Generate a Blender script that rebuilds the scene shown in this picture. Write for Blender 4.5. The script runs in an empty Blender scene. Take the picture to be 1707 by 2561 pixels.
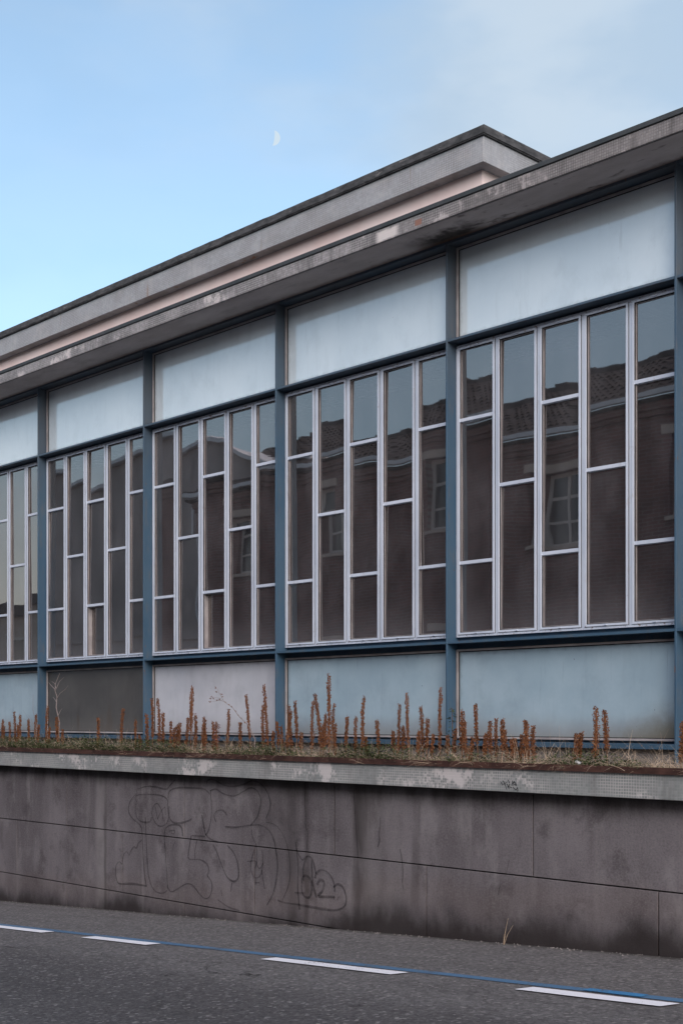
import bpy, bmesh, math, random
from mathutils import Vector, Matrix, noise as mnoise
R = math.radians
scene = bpy.context.scene
C = scene.collection
random.seed(11)

# ------------------------------------------------------------------ camera
CZ = 1.44                       # lens height over the road at x = 0
FPX, CX, HY, W_PX, H_PX = 3200.0, 853.5, 1797.0, 1707.0, 2561.0
FX, FY = -0.7186, 0.6954        # viewing direction, level
cam = bpy.data.cameras.new('camera')
cam_o = bpy.data.objects.new('camera', cam)
C.objects.link(cam_o)
cam_o.location = (0, 0, CZ)
cam_o.rotation_euler = (R(90), 0, math.atan2(-FX, FY))
cam.sensor_fit = 'VERTICAL'
cam.sensor_height = 36.0
cam.lens = FPX / H_PX * 36.0
cam.shift_y = (HY - H_PX / 2) / H_PX
cam.clip_end = 6000
scene.camera = cam_o

# ------------------------------------------------------------------ sky, sun, exposure
SUN_EL, SUN_AZ = 36.0, 130.0
world = bpy.data.worlds.new('World')
scene.world = world
world.use_nodes = True
nt = world.node_tree
nt.nodes.clear()
def wn(t, **k):
    n = nt.nodes.new(t)
    for a, b in k.items(): setattr(n, a, b)
    return n
sky = wn('ShaderNodeTexSky', sky_type='NISHITA', sun_disc=False, sun_elevation=R(SUN_EL), sun_rotation=R(SUN_AZ),
         altitude=200, air_density=1.0, dust_density=1.8, ozone_density=1.6)
tint = wn('ShaderNodeMix', data_type='RGBA', blend_type='MULTIPLY')
tint.inputs[0].default_value = 1.0
tint.inputs[7].default_value = (1.15, 1.20, 1.08, 1)
nt.links.new(sky.outputs[0], tint.inputs[6])
tc = wn('ShaderNodeTexCoord')
mp = wn('ShaderNodeMapping')
mp.inputs['Scale'].default_value = (1.0, 1.0, 2.2)
mp.inputs['Location'].default_value = (0.3, 0.1, 0.7)
nt.links.new(tc.outputs['Generated'], mp.inputs[0])
ns = wn('ShaderNodeTexNoise')
ns.inputs['Scale'].default_value = 2.6
ns.inputs['Detail'].default_value = 6
ns.inputs['Roughness'].default_value = 0.55
nt.links.new(mp.outputs[0], ns.inputs['Vector'])
# a soft grey cloud bank over the building's right end, thin wisps elsewhere
u_, v_ = 0.27, 0.50
cd = Vector((FX + u_ * FY, FY - u_ * FX, v_)).normalized()
dot = wn('ShaderNodeVectorMath', operation='DOT_PRODUCT')
dot.inputs[1].default_value = cd
nrm = wn('ShaderNodeVectorMath', operation='NORMALIZE')
nt.links.new(tc.outputs['Generated'], nrm.inputs[0])
nt.links.new(nrm.outputs[0], dot.inputs[0])
mr = wn('ShaderNodeMapRange', interpolation_type='SMOOTHSTEP')
mr.inputs['From Min'].default_value = 0.965
mr.inputs['From Max'].default_value = 1.0
mr.inputs['To Min'].default_value = 0.0
mr.inputs['To Max'].default_value = 0.34
nt.links.new(dot.outputs['Value'], mr.inputs[0])
ad = wn('ShaderNodeMath', operation='ADD')
nt.links.new(ns.outputs[0], ad.inputs[0])
nt.links.new(mr.outputs[0], ad.inputs[1])
mr2 = wn('ShaderNodeMapRange', interpolation_type='SMOOTHSTEP')
mr2.inputs['From Min'].default_value = 0.48
mr2.inputs['From Max'].default_value = 0.88
mr2.inputs['To Min'].default_value = 0.2
mr2.inputs['To Max'].default_value = 0.85
nt.links.new(ad.outputs[0], mr2.inputs[0])
cm = wn('ShaderNodeMix', data_type='RGBA')
nt.links.new(mr2.outputs[0], cm.inputs[0])
nt.links.new(tint.outputs[2], cm.inputs[6])
ns2 = wn('ShaderNodeTexNoise')
ns2.inputs['Scale'].default_value = 5.5
ns2.inputs['Detail'].default_value = 5
nt.links.new(mp.outputs[0], ns2.inputs['Vector'])
cc = wn('ShaderNodeMix', data_type='RGBA')
mr3 = wn('ShaderNodeMapRange', interpolation_type='SMOOTHSTEP')
mr3.inputs['From Min'].default_value = 0.42
mr3.inputs['From Max'].default_value = 0.62
nt.links.new(ns2.outputs[0], mr3.inputs[0])
nt.links.new(mr3.outputs[0], cc.inputs[0])
cc.inputs[6].default_value = (2.05, 2.55, 3.1, 1)
cc.inputs[7].default_value = (2.5, 2.9, 3.3, 1)
nt.links.new(cc.outputs[2], cm.inputs[7])
sepz = wn('ShaderNodeSeparateXYZ')
nt.links.new(nrm.outputs[0], sepz.inputs[0])
mrz = wn('ShaderNodeMapRange', interpolation_type='SMOOTHSTEP')
mrz.inputs['From Min'].default_value = 0.0
mrz.inputs['From Max'].default_value = 0.24
mrz.inputs['To Min'].default_value = 0.75
mrz.inputs['To Max'].default_value = 0.0
nt.links.new(sepz.outputs[2], mrz.inputs[0])
hzm = wn('ShaderNodeMix', data_type='RGBA')
nt.links.new(mrz.outputs[0], hzm.inputs[0])
nt.links.new(cm.outputs[2], hzm.inputs[6])
hzm.inputs[7].default_value = (3.7, 3.45, 3.5, 1)
bg = wn('ShaderNodeBackground')
bg.inputs[1].default_value = 0.10
nt.links.new(hzm.outputs[2], bg.inputs[0])
wo = wn('ShaderNodeOutputWorld')
nt.links.new(bg.outputs[0], wo.inputs[0])

sun = bpy.data.lights.new('sun', 'SUN')
sun.energy = 1.25
sun.angle = R(60)
sun.color = (1.0, 0.80, 0.77)
sun_o = bpy.data.objects.new('sun', sun)
C.objects.link(sun_o)
sd = Vector((math.sin(R(SUN_AZ)) * math.cos(R(SUN_EL)), math.cos(R(SUN_AZ)) * math.cos(R(SUN_EL)), math.sin(R(SUN_EL))))
sun_o.rotation_euler = sd.to_track_quat('Z', 'Y').to_euler()
sun_o.location = sd * 60
vs = scene.view_settings
vs.view_transform = 'Standard'
vs.look = 'None'
vs.exposure = 1.3
vs.gamma = 1.0
vs.use_curve_mapping = False
scene.cycles.max_bounces = 6
scene.cycles.transparent_max_bounces = 12

# ------------------------------------------------------------------ helpers
def tag(o, label=None, cat=None, group=None, kind=None):
    if label: o['label'] = label
    if cat: o['category'] = cat
    if group: o['group'] = group
    if kind: o['kind'] = kind
    return o
def link(o, parent=None):
    C.objects.link(o)
    if parent: o.parent = parent
    return o
def empty(name, loc=(0, 0, 0)):
    o = bpy.data.objects.new(name, None)
    o.location = loc
    o.empty_display_size = 0.2
    return link(o)
def box(bm, x0, x1, y0, y1, z0, z1):
    v = [bm.verts.new((x, y, z)) for z in (z0, z1) for y in (y0, y1) for x in (x0, x1)]
    for a in ((0, 2, 3, 1), (4, 5, 7, 6), (0, 1, 5, 4), (2, 6, 7, 3), (0, 4, 6, 2), (1, 3, 7, 5)):
        bm.faces.new([v[i] for i in a])
def mesh(name, bm, mat):
    me = bpy.data.meshes.new(name)
    bm.to_mesh(me)
    bm.free()
    me.materials.append(mat)
    return me
def obj(name, src, mat=None, parent=None, loc=(0, 0, 0), bevel=0):
    me = src if isinstance(src, bpy.types.Mesh) else mesh(name, src, mat)
    o = bpy.data.objects.new(name, me)
    o.location = loc
    link(o, parent)
    if bevel:
        m = o.modifiers.new('bevel', 'BEVEL')
        m.width = bevel
        m.segments = 2
        m.limit_method = 'ANGLE'
    return o
def bxm(name, mat, *boxes):
    bm = bmesh.new()
    for b in boxes: box(bm, *b)
    return mesh(name, bm, mat)
def tube(bm, pts, radii, n=5):
    rings = []
    for i, p in enumerate(pts):
        p = Vector(p)
        d = (Vector(pts[min(i + 1, len(pts) - 1)]) - Vector(pts[max(i - 1, 0)])).normalized()
        a = d.cross(Vector((0.31, 0.9, 0.2))).normalized()
        b = d.cross(a)
        r = radii[i] if hasattr(radii, '__len__') else radii
        rings.append([bm.verts.new(p + (a * math.cos(t) + b * math.sin(t)) * r) for t in [2 * math.pi * k / n for k in range(n)]])
    for r0, r1 in zip(rings, rings[1:]):
        for k in range(n):
            bm.faces.new((r0[k], r0[(k + 1) % n], r1[(k + 1) % n], r1[k]))
    bm.faces.new(rings[0][::-1]); bm.faces.new(rings[-1])
def grid_xz(bm, x0, x1, y, z0, z1):
    v = [bm.verts.new(p) for p in ((x0, y, z0), (x1, y, z0), (x1, y, z1), (x0, y, z1))]
    bm.faces.new(v)
def px(x, y, Y):
    """pixel of the photograph (1707 x 2561) -> point on the vertical plane at distance Y along the street's normal"""
    u = (x - CX) / FPX
    X = Y * (FX + u * FY) / (FY - u * FX)
    w = X * FX + Y * FY
    return Vector((X, Y, CZ + (HY - y) / FPX * w))
SLOPE = 0.0595
def road_z(x): return SLOPE * max(-70, min(50, x))

# ------------------------------------------------------------------ material kit
class M:
    def __init__(s, name):
        s.mat = bpy.data.materials.new(name)
        s.mat.use_nodes = True
        s.t = s.mat.node_tree
        s.t.nodes.clear()
        s.out = s.n('ShaderNodeOutputMaterial')
        s.geo = s.n('ShaderNodeNewGeometry')
        sp = s.n('ShaderNodeSeparateXYZ')
        s.l(s.geo.outputs['Position'], sp.inputs[0])
        s.x, s.y, s.z = sp.outputs
        s.pos = s.geo.outputs['Position']
    def n(s, t, **k):
        n = s.t.nodes.new(t)
        for a, b in k.items(): setattr(n, a, b)
        return n
    def l(s, a, b): s.t.links.new(a, b)
    def _set(s, sock, v):
        if isinstance(v, bpy.types.NodeSocket): s.l(v, sock)
        elif isinstance(v, (tuple, list)) and len(v) == 3 and sock.type == 'RGBA': sock.default_value = (*v, 1)
        else: sock.default_value = v
    def math(s, op, a, b=0.0, c=0.0):
        n = s.n('ShaderNodeMath', operation=op)
        s._set(n.inputs[0], a); s._set(n.inputs[1], b); s._set(n.inputs[2], c)
        return n.outputs[0]
    def noise(s, scale, stretch=(1, 1, 1), detail=4, rough=0.55, loc=(0, 0, 0), dist=0.0):
        m = s.n('ShaderNodeMapping')
        m.inputs['Scale'].default_value = stretch
        m.inputs['Location'].default_value = loc
        s.l(s.pos, m.inputs[0])
        n = s.n('ShaderNodeTexNoise')
        n.inputs['Scale'].default_value = scale
        n.inputs['Detail'].default_value = detail
        n.inputs['Roughness'].default_value = rough
        n.inputs['Distortion'].default_value = dist
        s.l(m.outputs[0], n.inputs['Vector'])
        return n.outputs[0]
    def voro(s, scale, feature='F1', stretch=(1, 1, 1), out=0, dist=None):
        m = s.n('ShaderNodeMapping')
        m.inputs['Scale'].default_value = stretch
        s.l(dist if dist else s.pos, m.inputs[0])
        n = s.n('ShaderNodeTexVoronoi', feature=feature)
        n.inputs['Scale'].default_value = scale
        s.l(m.outputs[0], n.inputs['Vector'])
        return n.outputs[out]
    def step(s, v, a, b, lo=0.0, hi=1.0):
        n = s.n('ShaderNodeMapRange', interpolation_type='SMOOTHSTEP')
        s._set(n.inputs[0], v)
        n.inputs[1].default_value = a; n.inputs[2].default_value = b
        n.inputs[3].default_value = lo; n.inputs[4].default_value = hi
        return n.outputs[0]
    def pulse(s, v, c, w, soft):
        d = s.math('ABSOLUTE', s.math('SUBTRACT', v, c))
        return s.step(d, w, w + soft, 1.0, 0.0)
    def mix(s, f, a, b, mode='MIX'):
        n = s.n('ShaderNodeMix', data_type='RGBA', blend_type=mode)
        s._set(n.inputs[0], f); s._set(n.inputs[6], a); s._set(n.inputs[7], b)
        return n.outputs[2]
    def bump(s, h, strength, dist):
        n = s.n('ShaderNodeBump')
        n.inputs['Strength'].default_value = strength
        n.inputs['Distance'].default_value = dist
        s.l(h, n.inputs['Height'])
        return n.outputs[0]
    def principled(s, col, rough=0.8, spec=0.3, ior=1.5, metal=0.0, normal=None):
        p = s.n('ShaderNodeBsdfPrincipled')
        s._set(p.inputs['Base Color'], col)
        s._set(p.inputs['Roughness'], rough)
        p.inputs['Specular IOR Level'].default_value = spec
        p.inputs['IOR'].default_value = ior
        p.inputs['Metallic'].default_value = metal
        if normal: s.l(normal, p.inputs['Normal'])
        s.p = p
        return p.outputs[0]
    def done(s, sh):
        s.l(sh, s.out.inputs[0])
        return s.mat

def mat_simple(name, a, b, scale=8.0, rough=0.75, spec=0.3, bump=0.0, stretch=(1, 1, 1)):
    m = M(name)
    f = m.step(m.noise(scale, stretch), 0.3, 0.7)
    nb = m.bump(m.noise(scale * 6, stretch), bump, 0.004) if bump else None
    return m.done(m.principled(m.mix(f, a, b), rough, spec, normal=nb))

# asphalt
def mat_asphalt():
    m = M('asphalt')
    big = m.noise(0.55, (0.5, 1.3, 1), 4)
    edge = m.math('ADD', m.y, m.math('MULTIPLY', m.math('SUBTRACT', big, 0.5), 1.3))
    lane = m.step(edge, 5.35, 6.1)                       # worn traffic lane darker than the edge strip
    col = m.mix(lane, (0.080, 0.076, 0.079), (0.136, 0.131, 0.133))
    near = m.step(edge, 3.9, 4.6, 1.0, 0.0)
    col = m.mix(m.math('MULTIPLY', near, 0.5), col, (0.108, 0.105, 0.105))
    col = m.mix(m.step(m.noise(2.2, (0.6, 1, 1), 5), 0.35, 0.75, 0.0, 0.35), col, (0.08, 0.078, 0.078))
    g = m.noise(46, (1, 1, 1), 5, 0.85)
    col = m.mix(m.step(g, 0.52, 0.70, 0, 0.75), col, (0.24, 0.235, 0.23))
    col = m.mix(m.step(g, 0.47, 0.33, 0, 0.75), col, (0.03, 0.03, 0.03))
    g2 = m.noise(15, (1, 1, 1), 4, 0.8)
    col = m.mix(m.step(g2, 0.54, 0.68, 0, 0.45), col, (0.19, 0.185, 0.183))
    col = m.mix(m.step(g2, 0.46, 0.33, 0, 0.5), col, (0.045, 0.044, 0.045))
    vc = m.voro(44, 'F1', out=1)
    vs_ = m.n('ShaderNodeSeparateColor'); m.l(vc, vs_.inputs[0])
    col = m.mix(0.9, col, m.mix(m.step(vs_.outputs[0], 0.0, 1.0), (0.75, 0.75, 0.75), (1.25, 1.245, 1.24)), 'MULTIPLY')
    col = m.mix(m.step(vs_.outputs[1], 0.93, 0.97, 0, 0.8), col, (0.26, 0.25, 0.245))
    trk = m.noise(1.0, (0.12, 3.0, 1), 4, 0.6, loc=(0, 2, 0))
    col = m.mix(m.step(trk, 0.5, 0.75, 0, 0.3), col, (0.045, 0.043, 0.045))
    # cracks
    wv = m.n('ShaderNodeVectorMath', operation='ADD')
    nn = m.n('ShaderNodeTexNoise'); nn.inputs['Scale'].default_value = 5.0; nn.inputs['Detail'].default_value = 6
    m.l(m.pos, nn.inputs['Vector'])
    sc = m.n('ShaderNodeVectorMath', operation='SCALE'); sc.inputs['Scale'].default_value = 0.45
    m.l(nn.outputs['Color'], sc.inputs[0])
    m.l(m.pos, wv.inputs[0]); m.l(sc.outputs[0], wv.inputs[1])
    cr = m.voro(1.5, 'DISTANCE_TO_EDGE', (0.7, 1.6, 1), dist=wv.outputs[0])
    ck = m.step(cr, 0.0, 0.014, 1, 0)
    mask = m.math('MULTIPLY', m.pulse(m.y, 5.55, 0.35, 0.7), m.step(m.noise(0.9, (1, 1, 1), 3, loc=(3, 1, 0)), 0.45, 0.6))
    ck = m.math('MULTIPLY', ck, mask)
    col = m.mix(m.math('MULTIPLY', ck, 0.85), col, (0.012, 0.012, 0.012))
    gut = m.step(m.math('ADD', m.y, m.math('MULTIPLY', m.noise(6, (1, 1, 1), 4), 0.1)), 8.12, 8.25)
    col = m.mix(m.math('MULTIPLY', gut, 0.7), col, (0.03, 0.028, 0.024))
    h = m.math('SUBTRACT', m.math('ADD', g, m.math('MULTIPLY', g2, 0.5)), m.math('MULTIPLY', ck, 1.5))
    return m.done(m.principled(col, 0.88, 0.25, normal=m.bump(h, 1.0, 0.014)))

# rendered concrete of the retaining wall
def mat_wall():
    m = M('weathered_wall_render')
    a = m.noise(1.1, (1, 1, 0.6), 6, 0.6)
    col = m.mix(m.step(a, 0.32, 0.68), (0.104, 0.095, 0.104), (0.182, 0.170, 0.183))
    st = m.noise(5.0, (1, 1, 0.09), 5, 0.65)
    col = m.mix(m.step(st, 0.48, 0.75, 0, 0.4), col, (0.255, 0.245, 0.25))
    st2 = m.noise(3.3, (1, 1, 0.12), 5, 0.6, loc=(7, 0, 3))
    col = m.mix(m.step(st2, 0.5, 0.74, 0, 0.4), col, (0.075, 0.066, 0.071))
    patch = m.noise(3.2, (1, 1, 1), 7, 0.62, loc=(2, 5, 1))
    col = m.mix(m.step(patch, 0.52, 0.68, 0, 0.6), col, (0.062, 0.055, 0.060))
    pale = m.noise(2.6, (1, 1, 0.55), 7, 0.68, loc=(11, 3, 8))
    col = m.mix(m.step(pale, 0.53, 0.70, 0, 0.55), col, (0.25, 0.24, 0.25))
    fine = m.noise(60, (1, 1, 1), 4, 0.7)
    col = m.mix(m.step(fine, 0.45, 0.7, 0, 0.35), col, (0.23, 0.22, 0.225))
    col = m.mix(m.step(fine, 0.5, 0.3, 0, 0.35), col, (0.06, 0.055, 0.056))
    wob = m.math('MULTIPLY', m.math('SUBTRACT', m.noise(2.5, (1, 1, 0.5), 4), 0.5), 0.08)
    xx = m.math('ADD', m.x, wob)
    for c, w, s, k, dk in ((-8.22, 0.06, 0.10, 0.95, 1), (-8.95, 0.01, 0.05, 0.6, 1), (-9.3, 0.05, 0.4, 0.35, 1), (-9.15, 0.02, 0.10, 0.35, 1),
                           (-12.42, 0.06, 0.1, 0.5, 0), (-12.33, 0.01, 0.03, 0.5, 1), (-11.6, 0.005, 0.03, 0.45, 0), (-7.55, 0.02, 0.05, 0.4, 1), (-8.03, 0.1, 0.3, 0.3, 0)):
        f = m.math('MULTIPLY', m.pulse(xx, c, w, s), m.step(m.noise(4, (1, 1, 0.3), 4, loc=(c, 0, 0)), 0.25, 0.6, 0, k))
        col = m.mix(f, col, (0.04, 0.035, 0.036) if dk else (0.27, 0.26, 0.265))
    # damp black grime rising from the road, with a ragged edge
    h = m.math('SUBTRACT', m.z, m.math('MULTIPLY', m.x, SLOPE))
    n1 = m.math('ADD', m.math('MULTIPLY', m.math('SUBTRACT', m.noise(1.1, (1, 1, 0.7), 5, 0.55, loc=(1, 0, 0)), 0.5), 0.8), m.step(m.x, -6.5, -10.5, -0.02, 0.10))
    n2 = m.math('MULTIPLY', m.math('SUBTRACT', m.noise(14, (1, 1, 0.5), 5, 0.7), 0.5), 0.12)
    g = m.step(m.math('ADD', h, m.math('ADD', n1, n2)), 0.02, 0.36, 1, 0)
    col = m.mix(m.math('MULTIPLY', g, 0.9), col, (0.024, 0.020, 0.020))
    wm = m.math('MULTIPLY', m.pulse(m.math('ADD', h, n1), 0.36, 0.02, 0.2), 0.18)
    col = m.mix(wm, col, (0.15, 0.115, 0.10))
    # drips from the ledge, with the shade under its overhang painted in
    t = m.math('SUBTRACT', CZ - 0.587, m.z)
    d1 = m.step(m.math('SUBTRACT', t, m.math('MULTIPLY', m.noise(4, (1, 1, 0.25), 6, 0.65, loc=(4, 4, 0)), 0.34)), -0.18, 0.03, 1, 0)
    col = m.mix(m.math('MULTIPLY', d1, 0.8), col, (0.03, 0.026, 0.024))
    hb = m.math('ADD', m.math('MULTIPLY', m.noise(110, (1, 1, 1), 3, 0.7), 1.0), m.math('MULTIPLY', m.noise(16, (1, 1, 1), 4), 0.9))
    return m.done(m.principled(col, 0.93, 0.2, normal=m.bump(hb, 0.55, 0.006)))

# small square mosaic tiles, pitch 22 mm, with grime and lime
def mat_mosaic(name, tile_a, tile_b, grout, lime, dirt, lime_amt, dirt_amt, rust=0.0, worn=0.5, hole=False):
    m = M(name)
    P = 0.0225
    pn = m.n('ShaderNodeSeparateXYZ')
    m.l(m.geo.outputs['True Normal'], pn.inputs[0])
    side = m.math('GREATER_THAN', m.math('ABSOLUTE', pn.outputs[0]), 0.7)
    uu = m.math('ADD', m.math('MULTIPLY', m.x, m.math('SUBTRACT', 1.0, side)), m.math('MULTIPLY', m.y, side))
    def cell(v): return m.math('FRACT', m.math('DIVIDE', v, P))
    def line(v): return m.math('GREATER_THAN', m.math('ABSOLUTE', m.math('SUBTRACT', cell(v), 0.5)), 0.385)
    g = m.math('MAXIMUM', line(uu), line(m.z))
    ci = m.n('ShaderNodeCombineXYZ')
    m.l(m.math('FLOOR', m.math('DIVIDE', uu, P)), ci.inputs[0])
    m.l(m.math('FLOOR', m.math('DIVIDE', m.z, P)), ci.inputs[1])
    wn_ = m.n('ShaderNodeTexWhiteNoise', noise_dimensions='2D')
    m.l(ci.outputs[0], wn_.inputs['Vector'])
    col = m.mix(wn_.outputs[0], tile_a, tile_b)
    fade = m.step(m.noise(2.4, (1, 1, 1.5), 3, loc=(9, 2, 4)), 0.38, 0.62, 0.15, 1.0)
    col = m.mix(m.math('MULTIPLY', g, fade), col, grout)
    big = m.noise(1.7, (1, 1, 2.0), 5, 0.62)
    col = m.mix(m.step(big, 0.5, 0.75, 0, dirt_amt), col, dirt)
    stk = m.noise(9.0, (1, 1, 0.12), 5, 0.65, loc=(3, 0, 9))
    col = m.mix(m.step(stk, 0.5, 0.75, 0, dirt_amt), col, dirt)
    lm = m.math('ADD', m.math('MULTIPLY', m.noise(1.9, (1, 1, 1.6), 4, 0.55, loc=(5, 5, 5)), 0.7), m.math('MULTIPLY', m.noise(15, (1, 1, 0.5), 5, 0.7), 0.3))
    lf = m.step(lm, 0.50, 0.60, 0, lime_amt)
    lf = m.math('MULTIPLY', lf, m.step(m.math('ADD', wn_.outputs[0], m.math('MULTIPLY', m.step(lm, 0.54, 0.64), 1.0)), 0.25, 1.0))
    col = m.mix(lf, col, lime)
    if rust:
        rs = m.math('MULTIPLY', m.step(m.noise(7.0, (1, 1, 0.05), 3, 0.6, loc=(1, 7, 0)), 0.60, 0.70), m.step(m.noise(1.3, (1, 1, 1), 2), 0.45, 0.6, 0, rust))
        col = m.mix(rs, col, (0.20, 0.105, 0.055))
    if hole:
        col = m.mix(m.step(m.x, -9.0, -6.5, 0, 0.45), col, (0.10, 0.088, 0.082))
        hx = m.math('MULTIPLY', m.pulse(m.x, -7.81, 0.035, 0.01), m.pulse(m.z, CZ + 4.475, 0.022, 0.008))
        col = m.mix(hx, col, (0.23, 0.115, 0.085))
        hx = m.math('MULTIPLY', m.pulse(m.x, -8.2, 0.09, 0.08), m.pulse(m.math('ADD', m.z, m.math('MULTIPLY', m.noise(12), 0.06)), CZ + 4.505, 0.03, 0.03))
        col = m.mix(m.math('MULTIPLY', hx, 0.85), col, (0.62, 0.58, 0.56))
    h = m.math('SUBTRACT', m.math('ADD', m.math('SUBTRACT', 1.0, g), m.math('MULTIPLY', wn_.outputs[0], 0.25)), m.math('MULTIPLY', lf, 0.3))
    rg = m.mix(g, (0.35, 0.35, 0.35), (0.9, 0.9, 0.9))
    return m.done(m.principled(col, m.math('ADD', 0.42, m.math('MULTIPLY', g, 0.4)), 0.4, normal=m.bump(h, 0.5, 0.0015)))

def mat_steel():
    m = M('blue_painted_steel')
    a = m.noise(2.4, (1, 1, 0.6), 5, 0.6)
    col = m.mix(m.step(a, 0.3, 0.7), (0.034, 0.080, 0.134), (0.050, 0.098, 0.150))
    d = m.noise(14, (1, 1, 0.25), 5, 0.65)
    col = m.mix(m.step(d, 0.5, 0.75, 0, 0.55), col, (0.10, 0.105, 0.11))
    hi = m.step(m.z, CZ + 2.6, CZ + 4.2)
    col = m.mix(m.math('MULTIPLY', hi, m.step(m.noise(3, (1, 1, 0.3), 4), 0.2, 0.6, 0.2, 0.75)), col, (0.085, 0.092, 0.10))
    r = m.noise(9, (1, 1, 0.5), 6, 0.7, loc=(4, 1, 2))
    low = m.step(m.z, CZ + 0.3, CZ - 0.3)
    col = m.mix(m.step(m.math('ADD', r, m.math('MULTIPLY', low, 0.06)), 0.67, 0.71, 0, 0.85), col, (0.14, 0.062, 0.03))
    return m.done(m.principled(col, 0.5, 0.4, normal=m.bump(m.noise(40), 0.12, 0.002)))

def mat_white():
    m = M('chalky_white_paint')
    a = m.noise(3, (1, 1, 0.3), 5, 0.6)
    col = m.mix(m.step(a, 0.3, 0.7), (0.44, 0.50, 0.59), (0.54, 0.60, 0.69))
    d = m.noise(18, (1, 1, 0.3), 6, 0.7, loc=(1, 4, 0))
    col = m.mix(m.step(d, 0.56, 0.72, 0, 0.4), col, (0.36, 0.34, 0.34))
    ru = m.noise(30, (1, 1, 1), 6, 0.75, loc=(2, 2, 6))
    ends = m.math('MAXIMUM', m.step(m.z, CZ + 3.40, CZ + 3.45), m.step(m.z, CZ + 0.80, CZ + 0.76))
    col = m.mix(m.step(m.math('ADD', ru, m.math('MULTIPLY', ends, 0.10)), 0.64, 0.72, 0, 0.9), col, (0.16, 0.10, 0.075))
    return m.done(m.principled(col, 0.6, 0.35))

def mat_panel(name, a, b, grime=0.6, moss=False, refl=2.2):
    m = M(name)
    n1 = m.noise(1.3, (1, 1, 1), 6, 0.6)
    col = m.mix(m.step(n1, 0.35, 0.65), a, b)
    n3 = m.noise(3.1, (1, 1, 0.8), 7, 0.65, loc=(6, 2, 9))
    col = m.mix(m.step(n3, 0.5, 0.72, 0, 0.35), col, tuple(v * 0.78 for v in a))
    s = m.noise(9, (1, 1, 0.15), 5, 0.6)
    col = m.mix(m.step(s, 0.52, 0.8, 0, 0.25), col, tuple(v * 0.72 for v in a))
    up = m.math('MAXIMUM', m.step(m.math('ADD', m.z, m.math('MULTIPLY', m.noise(5, (1, 1, 0.4), 5), 0.22)), CZ + 4.22, CZ + 4.5),
                m.math('MULTIPLY', m.step(m.math('ADD', m.z, m.math('MULTIPLY', m.noise(6), 0.1)), CZ + 0.13, CZ - 0.14), 0.9))
    col = m.mix(m.math('MULTIPLY', up, grime), col, (0.20, 0.19, 0.175))
    fx_ = m.math('MULTIPLY', m.math('FRACT', m.math('DIVIDE', m.math('ADD', m.x, 19.855), 2.4)), 2.4)
    ex = m.math('MINIMUM', m.math('SUBTRACT', fx_, 0.05), m.math('SUBTRACT', 2.37, fx_))
    ez = m.math('MINIMUM', m.math('ABSOLUTE', m.math('SUBTRACT', m.z, CZ + 3.548)), m.math('ABSOLUTE', m.math('SUBTRACT', m.z, CZ + 0.626)))
    ed = m.math('ADD', m.math('MINIMUM', ex, ez), m.math('MULTIPLY', m.math('SUBTRACT', m.noise(11, (1, 1, 1), 6, 0.7), 0.5), 0.09))
    col = m.mix(m.step(ed, 0.05, -0.01, 0, 0.6), col, tuple(v * 0.5 for v in a))
    dr = m.math('MULTIPLY', m.step(m.noise(26, (1, 1, 0.06), 3, 0.6, loc=(2, 0, 4)), 0.60, 0.70), m.step(m.noise(2.5, (1, 1, 1.2), 3, loc=(1, 9, 1)), 0.45, 0.7, 0, 0.3))
    col = m.mix(dr, col, tuple(v * 0.6 for v in a))
    if moss:
        d = m.math('ADD', m.math('SUBTRACT', m.z, CZ - 0.18), m.math('MULTIPLY', m.math('ABSOLUTE', m.math('SUBTRACT', -5.46, m.x)), 0.46))
        mo = m.step(m.math('ADD', d, m.math('MULTIPLY', m.noise(7, (1, 1, 1), 6, 0.7), 0.25)), 0.18, 0.60, 1, 0)
        col = m.mix(m.math('MULTIPLY', mo, 0.8), col, (0.13, 0.115, 0.075))
    sp = m.noise(34, (1, 1, 1), 2, 0.5, loc=(3, 8, 2))
    col = m.mix(m.step(sp, 0.765, 0.79, 0, 0.8), col, (0.03, 0.03, 0.03))
    rg = m.step(m.noise(2.0, (1, 1, 0.5), 5, 0.6), 0.3, 0.8, 0.015, 0.07)
    return m.done(m.principled(col, rg, 0.5, refl, normal=m.bump(m.noise(0.9, (1, 1, 1), 2), 0.15, 0.03)))

def mat_glass(name, base, trans, haze):
    m = M(name)
    oi = m.n('ShaderNodeObjectInfo')
    hz = m.noise(3.0, (1, 1, 0.5), 5, 0.6)
    low = m.step(m.math('ADD', m.z, m.math('MULTIPLY', hz, 0.3)), CZ + 1.35, CZ + 0.85)
    film = m.math('ADD', m.step(hz, 0.3, 0.8, haze * 0.4, haze * 1.3), m.math('MULTIPLY', low, 0.22))
    df = m.n('ShaderNodeBsdfDiffuse')
    df.inputs['Color'].default_value = (0.20, 0.20, 0.215, 1)
    tr = m.n('ShaderNodeBsdfTransparent')
    tr.inputs['Color'].default_value = (*trans, 1)
    mx = m.n('ShaderNodeMixShader')
    m.l(film, mx.inputs[0]); m.l(tr.outputs[0], mx.inputs[1]); m.l(df.outputs[0], mx.inputs[2])
    gl = m.n('ShaderNodeBsdfGlossy')
    gl.inputs['Color'].default_value = (*base, 1)
    gl.inputs['Roughness'].default_value = 0.015
    nb = m.bump(m.noise(1.5, (1.4, 1, 0.7), 1, 0.4), 0.075, 0.03)
    m.l(nb, gl.inputs['Normal'])
    fr = m.n('ShaderNodeFresnel')
    fr.inputs['IOR'].default_value = 2.8
    mx2 = m.n('ShaderNodeMixShader')
    m.l(fr.outputs[0], mx2.inputs[0]); m.l(mx.outputs[0], mx2.inputs[1]); m.l(gl.outputs[0], mx2.inputs[2])
    return m.done(mx2.outputs[0])

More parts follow.
